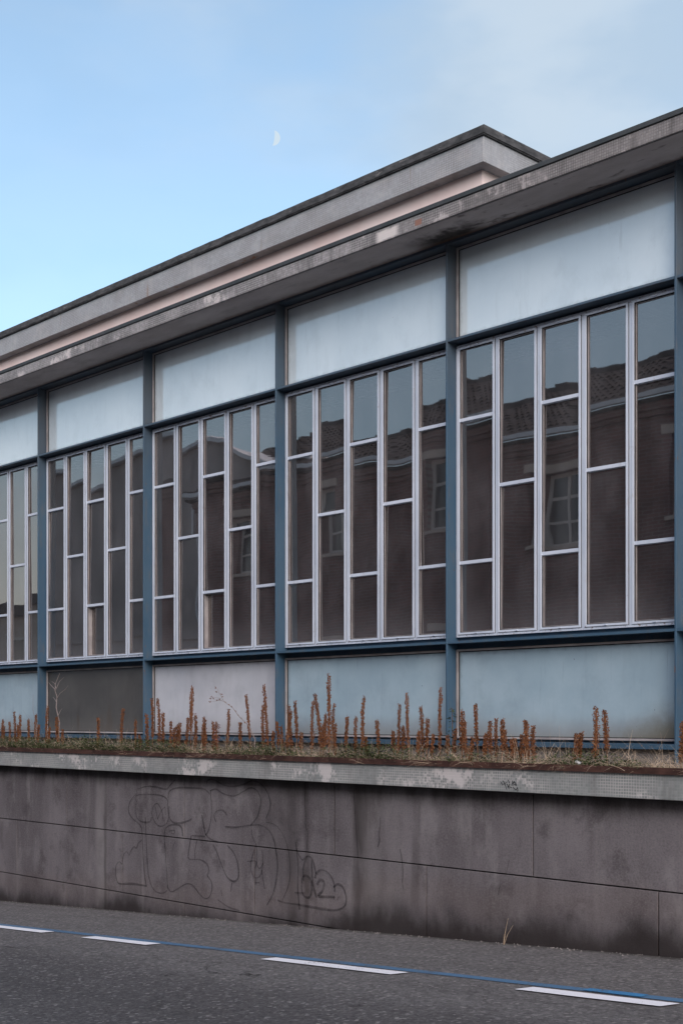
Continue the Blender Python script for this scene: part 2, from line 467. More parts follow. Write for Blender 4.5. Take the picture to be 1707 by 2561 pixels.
def mat_brick():
    m = M('dark_red_brick')
    b = m.n('ShaderNodeTexBrick')
    sw = m.n('ShaderNodeCombineXYZ')
    m.l(m.x, sw.inputs[0]); m.l(m.z, sw.inputs[1])
    m.l(sw.outputs[0], b.inputs['Vector'])
    b.inputs['Color1'].default_value = (0.25, 0.115, 0.105, 1)
    b.inputs['Color2'].default_value = (0.17, 0.085, 0.075, 1)
    b.inputs['Mortar'].default_value = (0.28, 0.25, 0.23, 1)
    b.inputs['Scale'].default_value = 1.0
    b.inputs['Mortar Size'].default_value = 0.006
    b.inputs['Brick Width'].default_value = 0.25
    b.inputs['Row Height'].default_value = 0.075
    col = m.mix(m.step(m.noise(2), 0.4, 0.8, 0, 0.5), b.outputs[0], (0.11, 0.075, 0.07))
    return m.done(m.principled(col, 0.9, 0.2))

def mat_soffit():
    m = M('stained_soffit_plaster')
    a = m.noise(2.2, (0.6, 1.5, 1), 6, 0.6)
    col = m.mix(m.step(a, 0.3, 0.72), (0.42, 0.375, 0.36), (0.56, 0.51, 0.50))
    s = m.noise(5, (0.5, 1.5, 1), 7, 0.68, loc=(3, 3, 3))
    right = m.step(m.x, -9.5, -7.5)
    col = m.mix(m.math('MULTIPLY', m.step(s, 0.54, 0.66), m.math('ADD', 0.15, m.math('MULTIPLY', right, 0.6))), col, (0.10, 0.085, 0.075))
    d = m.math('MULTIPLY', m.pulse(m.x, -7.75, 0.15, 0.4), m.step(m.math('ADD', m.y, m.math('MULTIPLY', m.noise(8, (1, 1, 1), 6, 0.7), 0.5)), 8.85, 9.1))
    col = m.mix(m.math('MULTIPLY', d, 0.9), col, (0.025, 0.02, 0.018))
    e = m.step(m.math('ADD', m.y, m.math('MULTIPLY', m.noise(10, (1, 1, 1), 5, 0.7), 0.1)), 8.92, 8.99)
    col = m.mix(m.math('MULTIPLY', e, 0.6), col, (0.13, 0.08, 0.055))
    return m.done(m.principled(col, 0.9, 0.2, normal=m.bump(m.noise(20, (1, 1, 1), 6), 0.5, 0.01)))

def mat_coping():
    m = M('weathered_bitumen_coping')
    a = m.noise(6, (1, 1, 2.5), 6, 0.7)
    col = m.mix(m.step(a, 0.3, 0.7), (0.022, 0.024, 0.026), (0.085, 0.085, 0.088))
    b = m.noise(4, (1, 1, 4), 6, 0.75, loc=(3, 1, 7))
    col = m.mix(m.step(b, 0.58, 0.68, 0, 0.7), col, (0.20, 0.195, 0.19))
    return m.done(m.principled(col, 0.85, 0.3, normal=m.bump(a, 0.4, 0.01)))

def mat_paint(name, col, worn):
    m = M(name)
    n_ = m.noise(70, (1, 1, 1), 4, 0.75)
    n2 = m.noise(2.2, (1, 1, 1), 4, 0.6)
    w = m.step(m.math('ADD', m.math('MULTIPLY', n_, 0.6), m.math('MULTIPLY', n2, 0.4)), worn, worn + 0.10)
    c = m.mix(m.math('MULTIPLY', w, 0.9), col, (0.07, 0.07, 0.072))
    return m.done(m.principled(c, 0.7, 0.3, normal=m.bump(n_, 0.4, 0.004)))

def mat_leafy(name, a, b, c, rough=0.8):
    m = M(name)
    n_ = m.noise(23, (1, 1, 1), 3, 0.7)
    n2 = m.noise(170, (1, 1, 1), 2, 0.7)
    col = m.mix(m.step(n_, 0.35, 0.65), a, b)
    col = m.mix(m.step(n2, 0.42, 0.62, 0, 0.85), col, c)
    return m.done(m.principled(col, rough, 0.2))

MAT = {
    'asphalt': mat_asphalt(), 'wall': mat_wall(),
    'mos_wall': mat_mosaic('grey_green_mosaic', (0.20, 0.222, 0.222), (0.26, 0.28, 0.28), (0.42, 0.415, 0.41), (0.58, 0.555, 0.555), (0.15, 0.15, 0.15), 0.8, 0.5),
    'mos_eave': mat_mosaic('grimy_mosaic', (0.33, 0.315, 0.315), (0.22, 0.21, 0.21), (0.09, 0.088, 0.088), (0.66, 0.61, 0.60), (0.085, 0.08, 0.08), 0.65, 0.8, hole=True),
    'mos_top': mat_mosaic('pale_grey_mosaic', (0.325, 0.335, 0.35), (0.265, 0.275, 0.29), (0.20, 0.195, 0.195), (0.44, 0.42, 0.415), (0.2, 0.195, 0.19), 0.25, 0.35, rust=0.9),
    'steel': mat_steel(), 'white': mat_white(),
    'up_panel': mat_panel('pale_back_painted_glass', (0.57, 0.665, 0.72), (0.63, 0.72, 0.765), 0.15),
    'lo_blue': mat_panel('blue_back_painted_glass', (0.285, 0.40, 0.48), (0.355, 0.475, 0.555), 0.75, moss=True, refl=1.8),
    'lo_lav': mat_panel('lavender_back_painted_glass', (0.44, 0.47, 0.525), (0.51, 0.54, 0.59), 0.4, refl=1.8),
    'lo_dark': mat_panel('bare_dark_glass', (0.065, 0.065, 0.064), (0.085, 0.084, 0.082), 0.3, refl=1.7),
    'glass': mat_glass('old_window_glass', (1.0, 0.915, 0.875), (0.52, 0.515, 0.525), 0.23),
    'frame': mat_simple('greyed_aluminium', (0.25, 0.235, 0.24), (0.36, 0.345, 0.35), 6, 0.55, 0.4),
    'seal': mat_simple('dark_seal', (0.012, 0.012, 0.013), (0.02, 0.019, 0.019), 6, 0.8),
    'soffit': mat_soffit(), 'coping': mat_coping(),
    'coping_thin': mat_simple('dark_green_grey_coping', (0.032, 0.04, 0.044), (0.055, 0.06, 0.064), 4, 0.7, 0.3, 0.2),
    'pink': mat_simple('faded_pink_render', (0.76, 0.595, 0.555), (0.82, 0.69, 0.655), 1.6, 0.9, 0.2, 0.3, (1, 1, 0.4)),
    'rust': mat_simple('rusty_steel_edge', (0.035, 0.016, 0.013), (0.075, 0.036, 0.028), 9, 0.8, 0.3, 0.3),
    'plinth': mat_simple('grey_plinth_concrete', (0.13, 0.12, 0.118), (0.22, 0.21, 0.205), 3, 0.9, 0.2, 0.5),
    'core': mat_simple('dark_wall_core', (0.02, 0.018, 0.018), (0.03, 0.028, 0.028), 5, 0.95),
    'room': mat_simple('dim_room_plaster', (0.085, 0.083, 0.086), (0.12, 0.118, 0.122), 1.5, 0.9),
    'blind': mat_simple('pale_blind_cloth', (0.55, 0.53, 0.50), (0.62, 0.60, 0.57), 2, 0.9, 0.2, 0.2),
    'brick': mat_brick(),
    'stucco': mat_simple('greyish_stucco', (0.36, 0.315, 0.305), (0.42, 0.375, 0.365), 0.8, 0.9),
    'trim': mat_simple('pale_gutter_metal', (0.66, 0.68, 0.72), (0.74, 0.76, 0.80), 3, 0.6),
    'rooftile': mat_simple('dark_roof_tile', (0.04, 0.035, 0.035), (0.075, 0.062, 0.06), 5, 0.85, 0.2, 0.6),
    'lintel': mat_simple('sandy_lintel', (0.50, 0.41, 0.35), (0.58, 0.49, 0.43), 3, 0.85),
    'shutter': mat_simple('pale_window_joinery', (0.58, 0.53, 0.49), (0.66, 0.61, 0.57), 3, 0.75),
    'darkpane': mat_simple('dark_window_pane', (0.03, 0.035, 0.04), (0.05, 0.055, 0.06), 2, 0.15, 0.5),
    'lampmetal': mat_simple('grey_lamp_metal', (0.10, 0.10, 0.105), (0.15, 0.15, 0.155), 4, 0.5),
    'white_line': mat_paint('white_road_paint', (0.70, 0.71, 0.75), 0.56),
    'blue_line': mat_paint('worn_blue_road_paint', (0.066, 0.145, 0.245), 0.50),
    'blue_fresh': mat_paint('fresh_blue_road_paint', (0.04, 0.18, 0.36), 0.54),
    'soil': mat_simple('dry_planter_soil', (0.05, 0.04, 0.032), (0.09, 0.072, 0.055), 14, 0.95, 0.1, 0.8),
    'spike': mat_leafy('rust_brown_seed_husk', (0.155, 0.060, 0.026), (0.11, 0.043, 0.022), (0.22, 0.10, 0.045)),
    'stem': mat_leafy('dry_brown_stem', (0.12, 0.06, 0.035), (0.17, 0.085, 0.05), (0.20, 0.11, 0.07)),
    'straw': mat_leafy('straw_dry_grass', (0.42, 0.33, 0.245), (0.24, 0.175, 0.12), (0.52, 0.43, 0.33)),
    'green': mat_leafy('low_green_leaf', (0.046, 0.066, 0.022), (0.028, 0.041, 0.017), (0.078, 0.095, 0.036)),
    'twig': mat_leafy('grey_bare_twig', (0.24, 0.21, 0.20), (0.17, 0.13, 0.12), (0.30, 0.27, 0.26)),
    'redleaf': mat_leafy('red_dead_leaf', (0.19, 0.05, 0.035), (0.12, 0.035, 0.028), (0.24, 0.075, 0.045)),
    'litter': mat_simple('crumpled_white_litter', (0.62, 0.66, 0.70), (0.72, 0.75, 0.78), 30, 0.6),
    'pavement': mat_simple('grey_pavement', (0.14, 0.135, 0.13), (0.20, 0.195, 0.19), 4, 0.9, 0.2, 0.4),
    'ground': mat_simple('dusty_ground', (0.09, 0.085, 0.075), (0.13, 0.12, 0.105), 0.5, 0.95),
}
MAT['crackdark'] = mat_simple('dark_crack', (0.022, 0.019, 0.02), (0.035, 0.03, 0.032), 30, 0.95)
def mat_graffiti():
    m = M('faded_spray_line')
    d = m.n('ShaderNodeBsdfDiffuse'); d.inputs['Color'].default_value = (0.018, 0.016, 0.018, 1)
    t = m.n('ShaderNodeBsdfTransparent')
    mx = m.n('ShaderNodeMixShader')
    m.l(m.step(m.noise(9, (1, 1, 1), 5, 0.7), 0.25, 0.75, 0.22, 0.46), mx.inputs[0])
    m.l(t.outputs[0], mx.inputs[1]); m.l(d.outputs[0], mx.inputs[2])
    return m.done(mx.outputs[0])
MAT['spray'] = mat_graffiti()
MAT['marker'] = mat_simple('black_marker_ink', (0.012, 0.012, 0.018), (0.02, 0.02, 0.026), 20, 0.6)

# ------------------------------------------------------------------ setting: ground, road, pavement
def sloped_sheet(name, x0, x1, y0, y1, dz, mat, kind='structure'):
    bm = bmesh.new()
    xs = sorted({x for x in [x0, x1, -70, 50, -30, -20, -10, 0, 10] if x0 <= x <= x1})
    rows = [[bm.verts.new((x, y, road_z(x) + dz)) for x in xs] for y in (y0, y1)]
    for i in range(len(xs) - 1):
        bm.faces.new((rows[0][i], rows[0][i + 1], rows[1][i + 1], rows[1][i]))
    return tag(obj(name, bm, mat), kind=kind)
sloped_sheet('ground', -900, 900, -900, 900, -0.05, MAT['ground'])
sloped_sheet('road', -150, 120, -1.6, 8.26, 0.0, MAT['asphalt'])
bm = bmesh.new()
xs = [-70, -30, 0, 30, 50]
prof = [(-1.6, -0.04), (-1.6, 0.12), (-1.62, 0.135), (-6.5, 0.16), (-6.5, -0.04)]
rows = [[bm.verts.new((x, y, road_z(x) + z)) for y, z in prof] for x in xs]
for a, b in zip(rows, rows[1:]):
    for i in range(len(prof) - 1):
        bm.faces.new((a[i], a[i + 1], b[i + 1], b[i]))
tag(obj('pavement', bm, MAT['pavement']), kind='structure')

def strip(name, x0, x1, y0, y1, dz, mat, skew=0.0):
    bm = bmesh.new()
    n = max(2, int((x1 - x0) / 0.4))
    a, b = [], []
    for i in range(n + 1):
        x = x0 + (x1 - x0) * i / n
        j = random.uniform(-0.004, 0.004)
        a.append(bm.verts.new((x, y0 + j, SLOPE * x + dz)))
        xb = x + skew
        b.append(bm.verts.new((xb, y1 + random.uniform(-0.004, 0.004), SLOPE * xb + dz)))
    for i in range(n):
        bm.faces.new((a[i], a[i + 1], b[i + 1], b[i]))
    return obj(name, bm, mat)
bl = strip('blue_parking_line', -22, 3, 6.705, 6.80, 0.004, MAT['blue_line'])
tag(bl, 'worn blue parking line running the length of the asphalt beside the white dashes', 'road marking')
pf = strip('fresh_paint', -4.75, -4.32, 6.712, 6.798, 0.008, MAT['blue_fresh'])
pf.parent = bl
pf['label'] = 'brighter repainted stretch of the blue line'
for (x0, x1, y0, y1), lab in zip(
        [(-12.7, -10.99, 6.57, 6.69), (-10.27, -9.24, 6.56, 6.685), (-7.66, -6.24, 6.522, 6.648), (-5.13, -4.06, 6.505, 6.635)],
        ['leftmost white road dash, cut off by the left edge of the picture',
         'short white road dash below the left part of the wall graffiti',
         'longest white road dash, in the middle of the road edge beside the blue line',
         'nearest white road dash, at lower right beside the bright blue repainted stretch']):
    tag(strip('road_dash', x0, x1, y0, y1, 0.009, MAT['white_line'], 0.05), lab, 'road marking', 'white dashes along the road edge')

# ------------------------------------------------------------------ retaining wall
XL, XR = -24.0, 3.0
wall = empty('retaining_wall', (-10, 8.2, road_z(-10)))
tag(wall, 'long dark grey rendered retaining wall with graffiti and a mosaic ledge above the road', 'wall')
wall_inv = Matrix.Translation(-Vector(wall.location))
def wobj(name, bm_or_me, mat=None, label=None, bevel=0):
    o = obj(name, bm_or_me, mat, bevel=bevel)
    o.parent = wall
    o.matrix_parent_inverse = wall_inv
    if label: o['label'] = label
    return o
ZF0, ZF1, ZC1 = CZ - 0.587, CZ - 0.396, CZ - 0.357
J1, J2 = CZ - 1.267, CZ - 1.949
bm = bmesh.new(); box(bm, XL, XR, 8.225, 8.5, -2.2, CZ - 0.45)
wobj('wall_core', bm, MAT['core'])
GAP = 0.0055
top_j = [-24.591 + 2.289 * i for i in range(0, 13)]
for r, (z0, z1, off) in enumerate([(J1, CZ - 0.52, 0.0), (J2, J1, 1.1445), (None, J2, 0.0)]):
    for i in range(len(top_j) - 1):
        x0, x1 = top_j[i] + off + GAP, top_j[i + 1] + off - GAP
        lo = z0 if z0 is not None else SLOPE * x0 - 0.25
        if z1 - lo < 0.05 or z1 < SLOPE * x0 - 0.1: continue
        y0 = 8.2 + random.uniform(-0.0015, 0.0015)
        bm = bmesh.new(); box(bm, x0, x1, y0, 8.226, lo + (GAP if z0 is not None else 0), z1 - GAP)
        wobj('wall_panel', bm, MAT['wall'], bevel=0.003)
bm = bmesh.new(); box(bm, XL, XR, 8.08, 8.6, ZF0, ZF1)
wobj('ledge_fascia', bm, MAT['mos_wall'], 'grey green mosaic fascia with pale lime patches', bevel=0.004)
bm = bmesh.new(); box(bm, XL, XR, 8.068, 8.11, ZF1 + 0.001, ZC1)
box(bm, XL, XR, 8.062, 8.068, ZF1 - 0.008, ZC1 + 0.003)
wobj('steel_edge', bm, MAT['rust'], 'rusty dark steel edging of the planter')

def smooth(pts, k=5):
    P = [Vector((a, b)) for a, b in pts]
    if len(P) < 3: return P
    o = []
    for i in range(len(P) - 1):
        p0, p1, p2, p3 = P[max(i - 1, 0)], P[i], P[i + 1], P[min(i + 2, len(P) - 1)]
        for j in range(k):
            t = j / k
            o.append(0.5 * ((2 * p1) + (-p0 + p2) * t + (2 * p0 - 5 * p1 + 4 * p2 - p3) * t * t + (-p0 + 3 * p1 - 3 * p2 + p3) * t ** 3))
    o.append(P[-1])
    return o
def strokes(name, lists, org, sc, Y, width, mat, label):
    bm = bmesh.new()
    for si, (pts, wf) in enumerate(lists):
        pp = [px(org[0] + a.x * sc, org[1] + a.y * sc, Y) for a in smooth(pts)]
        yy = Y - 0.0012 * (si % 3)
        L, Rr = [], []
        for i, p in enumerate(pp):
            d = pp[min(i + 1, len(pp) - 1)] - pp[max(i - 1, 0)]
            d.y = 0
            d = d.normalized() if d.length > 1e-6 else Vector((1, 0, 0))
            nrm_ = Vector((-d.z, 0, d.x))
            w = width * wf * (0.75 + 0.5 * mnoise.noise(p * 4))
            a = p + nrm_ * w; b = p - nrm_ * w
            a.y = b.y = yy
            L.append(bm.verts.new(a)); Rr.append(bm.verts.new(b))
        for i in range(len(pp) - 1):
            bm.faces.new((L[i], L[i + 1], Rr[i + 1], Rr[i]))
    return wobj(name, bm, mat, label)
G = [  # outline throw-up letters, traced in the 250..950 / 1900..2300 window
    ([(205, 235), (200, 205), (235, 195), (300, 195), (355, 205), (380, 230), (378, 260), (385, 330), (360, 368), (320, 365), (292, 310), (300, 262), (320, 245), (335, 262), (350, 300), (352, 335)], 1),
    ([(205, 235), (200, 290), (215, 335), (250, 350), (282, 345), (290, 320)], 1),
    ([(205, 190), (170, 235), (162, 290), (185, 330), (225, 365), (237, 400), (240, 470), (245, 560), (252, 650), (262, 710)], 1),
    ([(210, 165), (260, 150), (310, 152), (370, 165), (392, 145), (420, 112)], 1),
    ([(382, 215), (392, 175), (440, 157), (520, 158), (575, 162), (605, 180), (615, 195)], 1),
    ([(310, 260), (318, 300), (325, 335)], .8), ([(325, 330), (345, 285), (365, 265)], .8), ([(365, 265), (368, 310)], .7),
    ([(388, 260), (390, 320), (410, 350), (450, 355), (500, 340), (515, 330)], 1),
    ([(235, 450), (215, 470), (205, 495), (190, 488), (172, 515), (165, 535), (150, 515), (135, 530), (128, 555), (125, 585), (110, 572), (92, 590), (88, 630), (97, 680), (115, 695), (180, 694), (262, 708)], 1),
    ([(255, 320), (258, 400), (262, 480), (266, 570), (275, 660), (300, 725), (340, 748), (375, 735), (380, 700)], 1),
    ([(380, 720), (376, 640), (368, 520), (362, 430), (370, 385), (400, 365), (440, 365), (460, 385), (465, 430)], 1),
    ([(380, 715), (400, 740), (440, 720), (485, 695), (520, 705), (560, 755), (590, 778), (615, 765), (628, 720), (622, 680), (602, 652)], 1),
    ([(602, 652), (610, 610), (590, 575), (555, 560), (500, 556), (498, 510), (512, 425)], 1),
    ([(545, 450), (535, 500), (532, 556)], .9), ([(515, 425), (555, 428), (590, 430)], .8), ([(388, 400), (418, 395), (415, 415), (400, 412)], .8),
    ([(425, 455), (412, 485), (410, 512)], .8),
    ([(570, 310), (580, 360), (590, 410), (612, 440), (660, 462)], 1.1), ([(620, 170), (625, 260), (622, 330), (610, 390), (592, 425)], .9),
    ([(600, 140), (605, 115), (640, 112), (690, 140), (740, 150), (800, 140), (850, 118), (890, 128), (920, 155), (945, 200), (955, 260), (930, 330)], 1),
    ([(615, 175), (650, 165), (690, 190), (750, 203), (800, 180), (840, 158), (875, 170), (898, 210), (900, 250), (880, 320), (845, 365)], 1),
    ([(650, 350), (640, 310), (660, 285), (690, 285), (712, 310)], .9), ([(700, 375), (760, 378), (820, 370), (880, 365), (920, 375), (955, 405), (975, 450), (985, 500), (995, 580), (990, 660), (970, 750), (935, 815)], 1),
    ([(930, 350), (980, 365), (1020, 410), (1045, 470), (1060, 540), (1065, 640), (1050, 720), (1020, 790)], .7),
    ([(635, 475), (660, 530), (690, 610), (715, 660), (750, 682), (775, 660), (775, 600), (755, 530), (715, 480)], 1),
    ([(850, 390), (855, 430), (875, 480), (880, 560), (870, 610)], .9),
    ([(865, 505), (848, 560), (845, 610), (860, 655), (885, 660), (905, 630), (912, 560), (908, 510)], .9), ([(825, 570), (870, 568), (880, 590), (895, 610), (915, 580)], .8),
    ([(870, 690), (895, 688)], 1.1), ([(905, 620), (915, 680), (922, 725)], .9), ([(870, 640), (872, 700)], .9),
    ([(950, 500), (948, 530)], .7), ([(985, 500), (988, 540)], .7), ([(740, 690), (733, 740)], .7), ([(680, 730), (685, 765)], .6),
    ([(660, 785), (720, 825), (780, 845)], .8),
    ([(1095, 460), (1105, 540), (1110, 620), (1108, 720), (1118, 840)], 1.2), ([(1092, 745), (1150, 748)], 1),
    ([(1100, 500), (1130, 560), (1160, 540), (1190, 560), (1210, 640)], .9),
    ([(1130, 660), (1132, 740), (1155, 772), (1180, 760), (1185, 690), (1165, 655), (1140, 652), (1130, 690)], 1.2), ([(1160, 540), (1140, 600), (1142, 680)], 1.1),
    ([(1185, 560), (1190, 680), (1212, 772)], 1.1), ([(1215, 700), (1235, 672), (1255, 690), (1245, 735), (1225, 765), (1315, 768)], 1.3),
    ([(1205, 665), (1215, 632), (1245, 617), (1285, 640), (1310, 690), (1315, 740)], 1.1), ([(1308, 715), (1330, 697), (1360, 715), (1378, 770), (1372, 815), (1340, 838), (1290, 842), (1200, 828), (1100, 810), (1030, 800), (995, 787)], 1.2),
    ([(1308, 772), (1312, 774)], 2), ([(1330, 777), (1334, 779)], 2), ([(1338, 768), (1342, 770)], 1.6),
]
strokes('graffiti', G, (250, 1900), 0.44643, 8.194, 0.0105, MAT['spray'], 'faded dark spray outlines of letters on the wall')
T = [([(525, 570), (545, 600), (565, 630), (600, 640)], 1), ([(600, 545), (625, 600), (660, 680), (690, 775)], 1), ([(570, 670), (580, 655)], 1.2),
     ([(610, 640), (655, 610), (690, 600)], .8), ([(720, 520), (745, 570), (765, 615)], .9), ([(705, 630), (730, 700), (755, 765)], 1.1),
     ([(770, 640), (745, 680), (735, 700), (790, 715), (820, 735)], 1), ([(830, 545), (845, 610), (850, 680)], 1), ([(830, 610), (870, 615), (880, 580)], 1),
     ([(880, 560), (905, 600), (935, 640), (930, 690)], 1), ([(885, 640), (930, 660)], .9), ([(860, 710), (890, 755), (930, 780), (965, 755), (968, 715)], 1), ([(965, 730), (980, 780), (970, 835)], .9)]
strokes('graffiti_tag', T, (1200, 1900), 0.09566, 8.0775, 0.0045, MAT['marker'], 'small black scrawled letters on the mosaic ledge')

CR = [([(1148, 130), (1150, 180), (1146, 240), (1152, 300), (1150, 360), (1163, 410), (1160, 470), (1155, 520)], 1), ([(1102, 360), (1104, 420), (1100, 470), (1106, 520)], .7),
      ([(1313, 150), (1316, 260), (1311, 360), (1315, 450), (1312, 540)], .7), ([(205, 90), (208, 150), (203, 210)], .9),
      ([(1420, 170), (1425, 250), (1430, 340), (1438, 440), (1445, 550)], 1.5), ([(1570, 320), (1568, 380), (1562, 420), (1566, 450), (1555, 490)], 1.6), ([(1678, 500), (1690, 560), (1695, 640), (1692, 690), (1700, 730)], 1.3), ([(2290, 560), (2280, 610), (2270, 650)], .9), ([(2240, 700), (2228, 760)], .8)]
strokes('crack', CR, (250, 1900), 0.44643, 8.196, 0.0055, MAT['spray'], 'thin dark cracks running down the wall')
# ------------------------------------------------------------------ planter
bm = bmesh.new()
nx, ny = 120, 8
gv = [[None] * (ny + 1) for _ in range(nx + 1)]
for i in range(nx + 1):
    for j in range(ny + 1):
        x = XL + (XR - XL) * i / nx; y = 8.11 + (8.995 - 8.11) * j / ny
        z = CZ - 0.405 + 0.025 * mnoise.noise(Vector((x * 3, y * 3, 0)))
        gv[i][j] = bm.verts.new((x, y, z))
for i in range(nx):
    for j in range(ny):
        bm.faces.new((gv[i][j], gv[i + 1][j], gv[i + 1][j + 1], gv[i][j + 1]))
tag(obj('planter_soil', bm, MAT['soil']), kind='structure')

# ------------------------------------------------------------------ the building
F = 8.942                    # front plane of the steel grid
PITCH = 2.4
POSTS = [-5.455 + PITCH * k for k in range(-6, 3)]
B = empty('factory_building', (-10, 9.1, CZ - 0.4))
tag(B, 'long mid-century factory hall with blue steel grid, glass panels and tall windows', 'building')
B_inv = Matrix.Translation(-Vector(B.location))
def bobj(name, src, mat=None, label=None, loc=(0, 0, 0), bevel=0):
    o = obj(name, src, mat, loc=loc, bevel=bevel)
    o.parent = B
    o.matrix_parent_inverse = B_inv
    if label: o['label'] = label
    return o
Z = lambda d: CZ + d
SOF = 4.42
TH = 0.020
post_me = bxm('post', MAT['steel'], (0, TH, F, 9.20, Z(-0.42), Z(SOF - 0.002)))
for x in POSTS:
    bobj('post', post_me, loc=(x, 0, 0), bevel=0.004)
cw = PITCH - TH
rail_me = {}
for nm, zz, (w0, w1) in (('top', (4.393, SOF - 0.003), (4.385, 4.392)), ('mid', (3.488, 3.508), (3.468, 3.53)), ('sill', (0.692, 0.714), (0.645, 0.755)), ('low', (-0.247, -0.205), (-0.30, -0.18))):
    rail_me[nm] = bxm('rail', MAT['steel'], (0.0015, cw - 0.0015, F + 0.004, 9.10, Z(zz[0]), Z(zz[1])), (0.0015, cw - 0.0015, 9.10, 9.17, Z(w0), Z(w1)))
upper_me = bxm('upper_panel', MAT['up_panel'], (0.03, cw - 0.03, 9.085, 9.11, Z(3.548), Z(4.368)))
def rect_frame(x0, x1, z0, z1, w, y0, y1):
    return [(x0, x0 + w, y0, y1, z0, z1), (x1 - w, x1, y0, y1, z0, z1), (x0 + w, x1 - w, y0, y1, z0, z0 + w), (x0 + w, x1 - w, y0, y1, z1 - w, z1)]
uf_me = bxm('panel_frame', MAT['frame'], *rect_frame(0.006, cw - 0.006, Z(3.53), Z(4.385), 0.018, 9.062, 9.10))
us_me = bxm('seal', MAT['seal'], *rect_frame(0.024, cw - 0.024, Z(3.548), Z(4.367), 0.007, 9.078, 9.0845))
lo_me = {k: bxm('lower_panel', MAT[k], (0.03, cw - 0.03, 9.085, 9.11, Z(-0.165), Z(0.626))) for k in ('lo_blue', 'lo_lav', 'lo_dark')}
lf_me = bxm('panel_frame', MAT['frame'], *rect_frame(0.006, cw - 0.006, Z(-0.183), Z(0.643), 0.018, 9.062, 9.10))
ls_me = bxm('seal', MAT['seal'], *rect_frame(0.024, cw - 0.024, Z(-0.165), Z(0.625), 0.007, 9.078, 9.0845))
WZ0, WZ1 = 0.755, 3.468
MW, BW = 0.027, 0.020
CWD = (cw - 0.012 - 2 * BW - 4 * MW) / 5
fr_boxes = rect_frame(0.006, cw - 0.006, Z(WZ0), Z(WZ1), BW, 9.064, 9.14)
cas_x = []
x = 0.006 + BW
for i in range(5):
    cas_x.append(x)
    if i < 4: fr_boxes.append((x + CWD, x + CWD + MW, 9.066, 9.14, Z(WZ0 + BW), Z(WZ1 - BW)))
    x += CWD + MW
wf_me = bxm('window_frame', MAT['white'], *fr_boxes)
SG = 0.004
s0, s1 = WZ0 + BW + SG, WZ1 - BW - SG
SW = 0.0185
SGR = 0.0085
sash_me = bxm('casement_window', MAT['white'], *rect_frame(SG, CWD - SGR, Z(s0), Z(s1), SW, 9.056, 9.115),
              (CWD / 2 - 0.02, CWD / 2 + 0.02, 9.047, 9.056, Z(s1 - 0.012), Z(s1 - 0.003)),
              (CWD / 2 - 0.012, CWD / 2 + 0.012, 9.046, 9.056, Z(s0 + 0.004), Z(s0 + 0.012)))
bead_me = bxm('glazing_bead', MAT['seal'], (0.0005, SG - 0.0003, 9.068, 9.11, Z(WZ0 + BW), Z(WZ1 - BW)), (CWD - SGR + 0.0005, CWD - 0.0005, 9.0672, 9.11, Z(WZ0 + BW), Z(WZ1 - BW)),
              (SG, CWD - SGR, 9.068, 9.11, Z(s0) - 0.0035, Z(s0) - 0.0005), (SG, CWD - SGR, 9.068, 9.11, Z(s1) + 0.0005, Z(s1) + 0.0035), *rect_frame(SG + SW, CWD - SGR - SW, Z(s0 + SW), Z(s1 - SW), 0.006, 9.067, 9.0845))
bead2_me = bxm('glazing_bead', MAT['frame'], *rect_frame(SG + SW + 0.006, CWD - SGR - SW - 0.006, Z(s0 + SW + 0.006), Z(s1 - SW - 0.006), 0.005, 9.076, 9.0845))
bar_me = bxm('glazing_bar', MAT['white'], (SG + SW + 0.001, CWD - SGR - SW - 0.001, 9.064, 9.108, -0.015, 0.015),
             (SG + SW + 0.001, CWD - SGR - SW - 0.001, 9.075, 9.107, -0.021, -0.015))
def pane_mesh(z0, z1):
    w = CWD - SG - SGR - 2 * SW - 0.002
    bm = bmesh.new()
    v = [bm.verts.new(p) for p in ((-w / 2, 0, -(z1 - z0) / 2), (w / 2, 0, -(z1 - z0) / 2), (w / 2, 0, (z1 - z0) / 2), (-w / 2, 0, (z1 - z0) / 2))]
    bm.faces.new(v)
    return mesh('pane', bm, MAT['glass'])
A_BARS, B_BARS = (1.445, 2.77), (2.112,)
def segs(bars):
    e = [s0 + SW] + list(bars) + [s1 - SW]
    return list(zip(e, e[1:]))
pane_cache = {s: pane_mesh(*s) for b in (A_BARS, B_BARS) for s in segs(b)}
hop_me = None
def child(name, me, par, loc=(0, 0, 0)):
    o = bpy.data.objects.new(name, me)
    o.location = loc
    return link(o, par)
low_kind = {0: 'lo_blue', 1: 'lo_blue', 2: 'lo_dark', 3: 'lo_lav', 4: 'lo_blue', 5: 'lo_blue', 6: 'lo_blue', 7: 'lo_blue'}
rng = random.Random(5)
hz0, hz1 = s0 + SW + 0.002, 1.445 - 0.016
hop_me = bxm('hopper_frame', MAT['frame'], *rect_frame(SG + SW + 0.001, CWD - SGR - SW - 0.001, Z(hz0), Z(hz1), 0.006, 9.086, 9.15),
             *rect_frame(SG + SW + 0.008, CWD - SGR - SW - 0.008, Z(hz0 + 0.007), Z(hz1 - 0.007), 0.010, 9.118, 9.127))
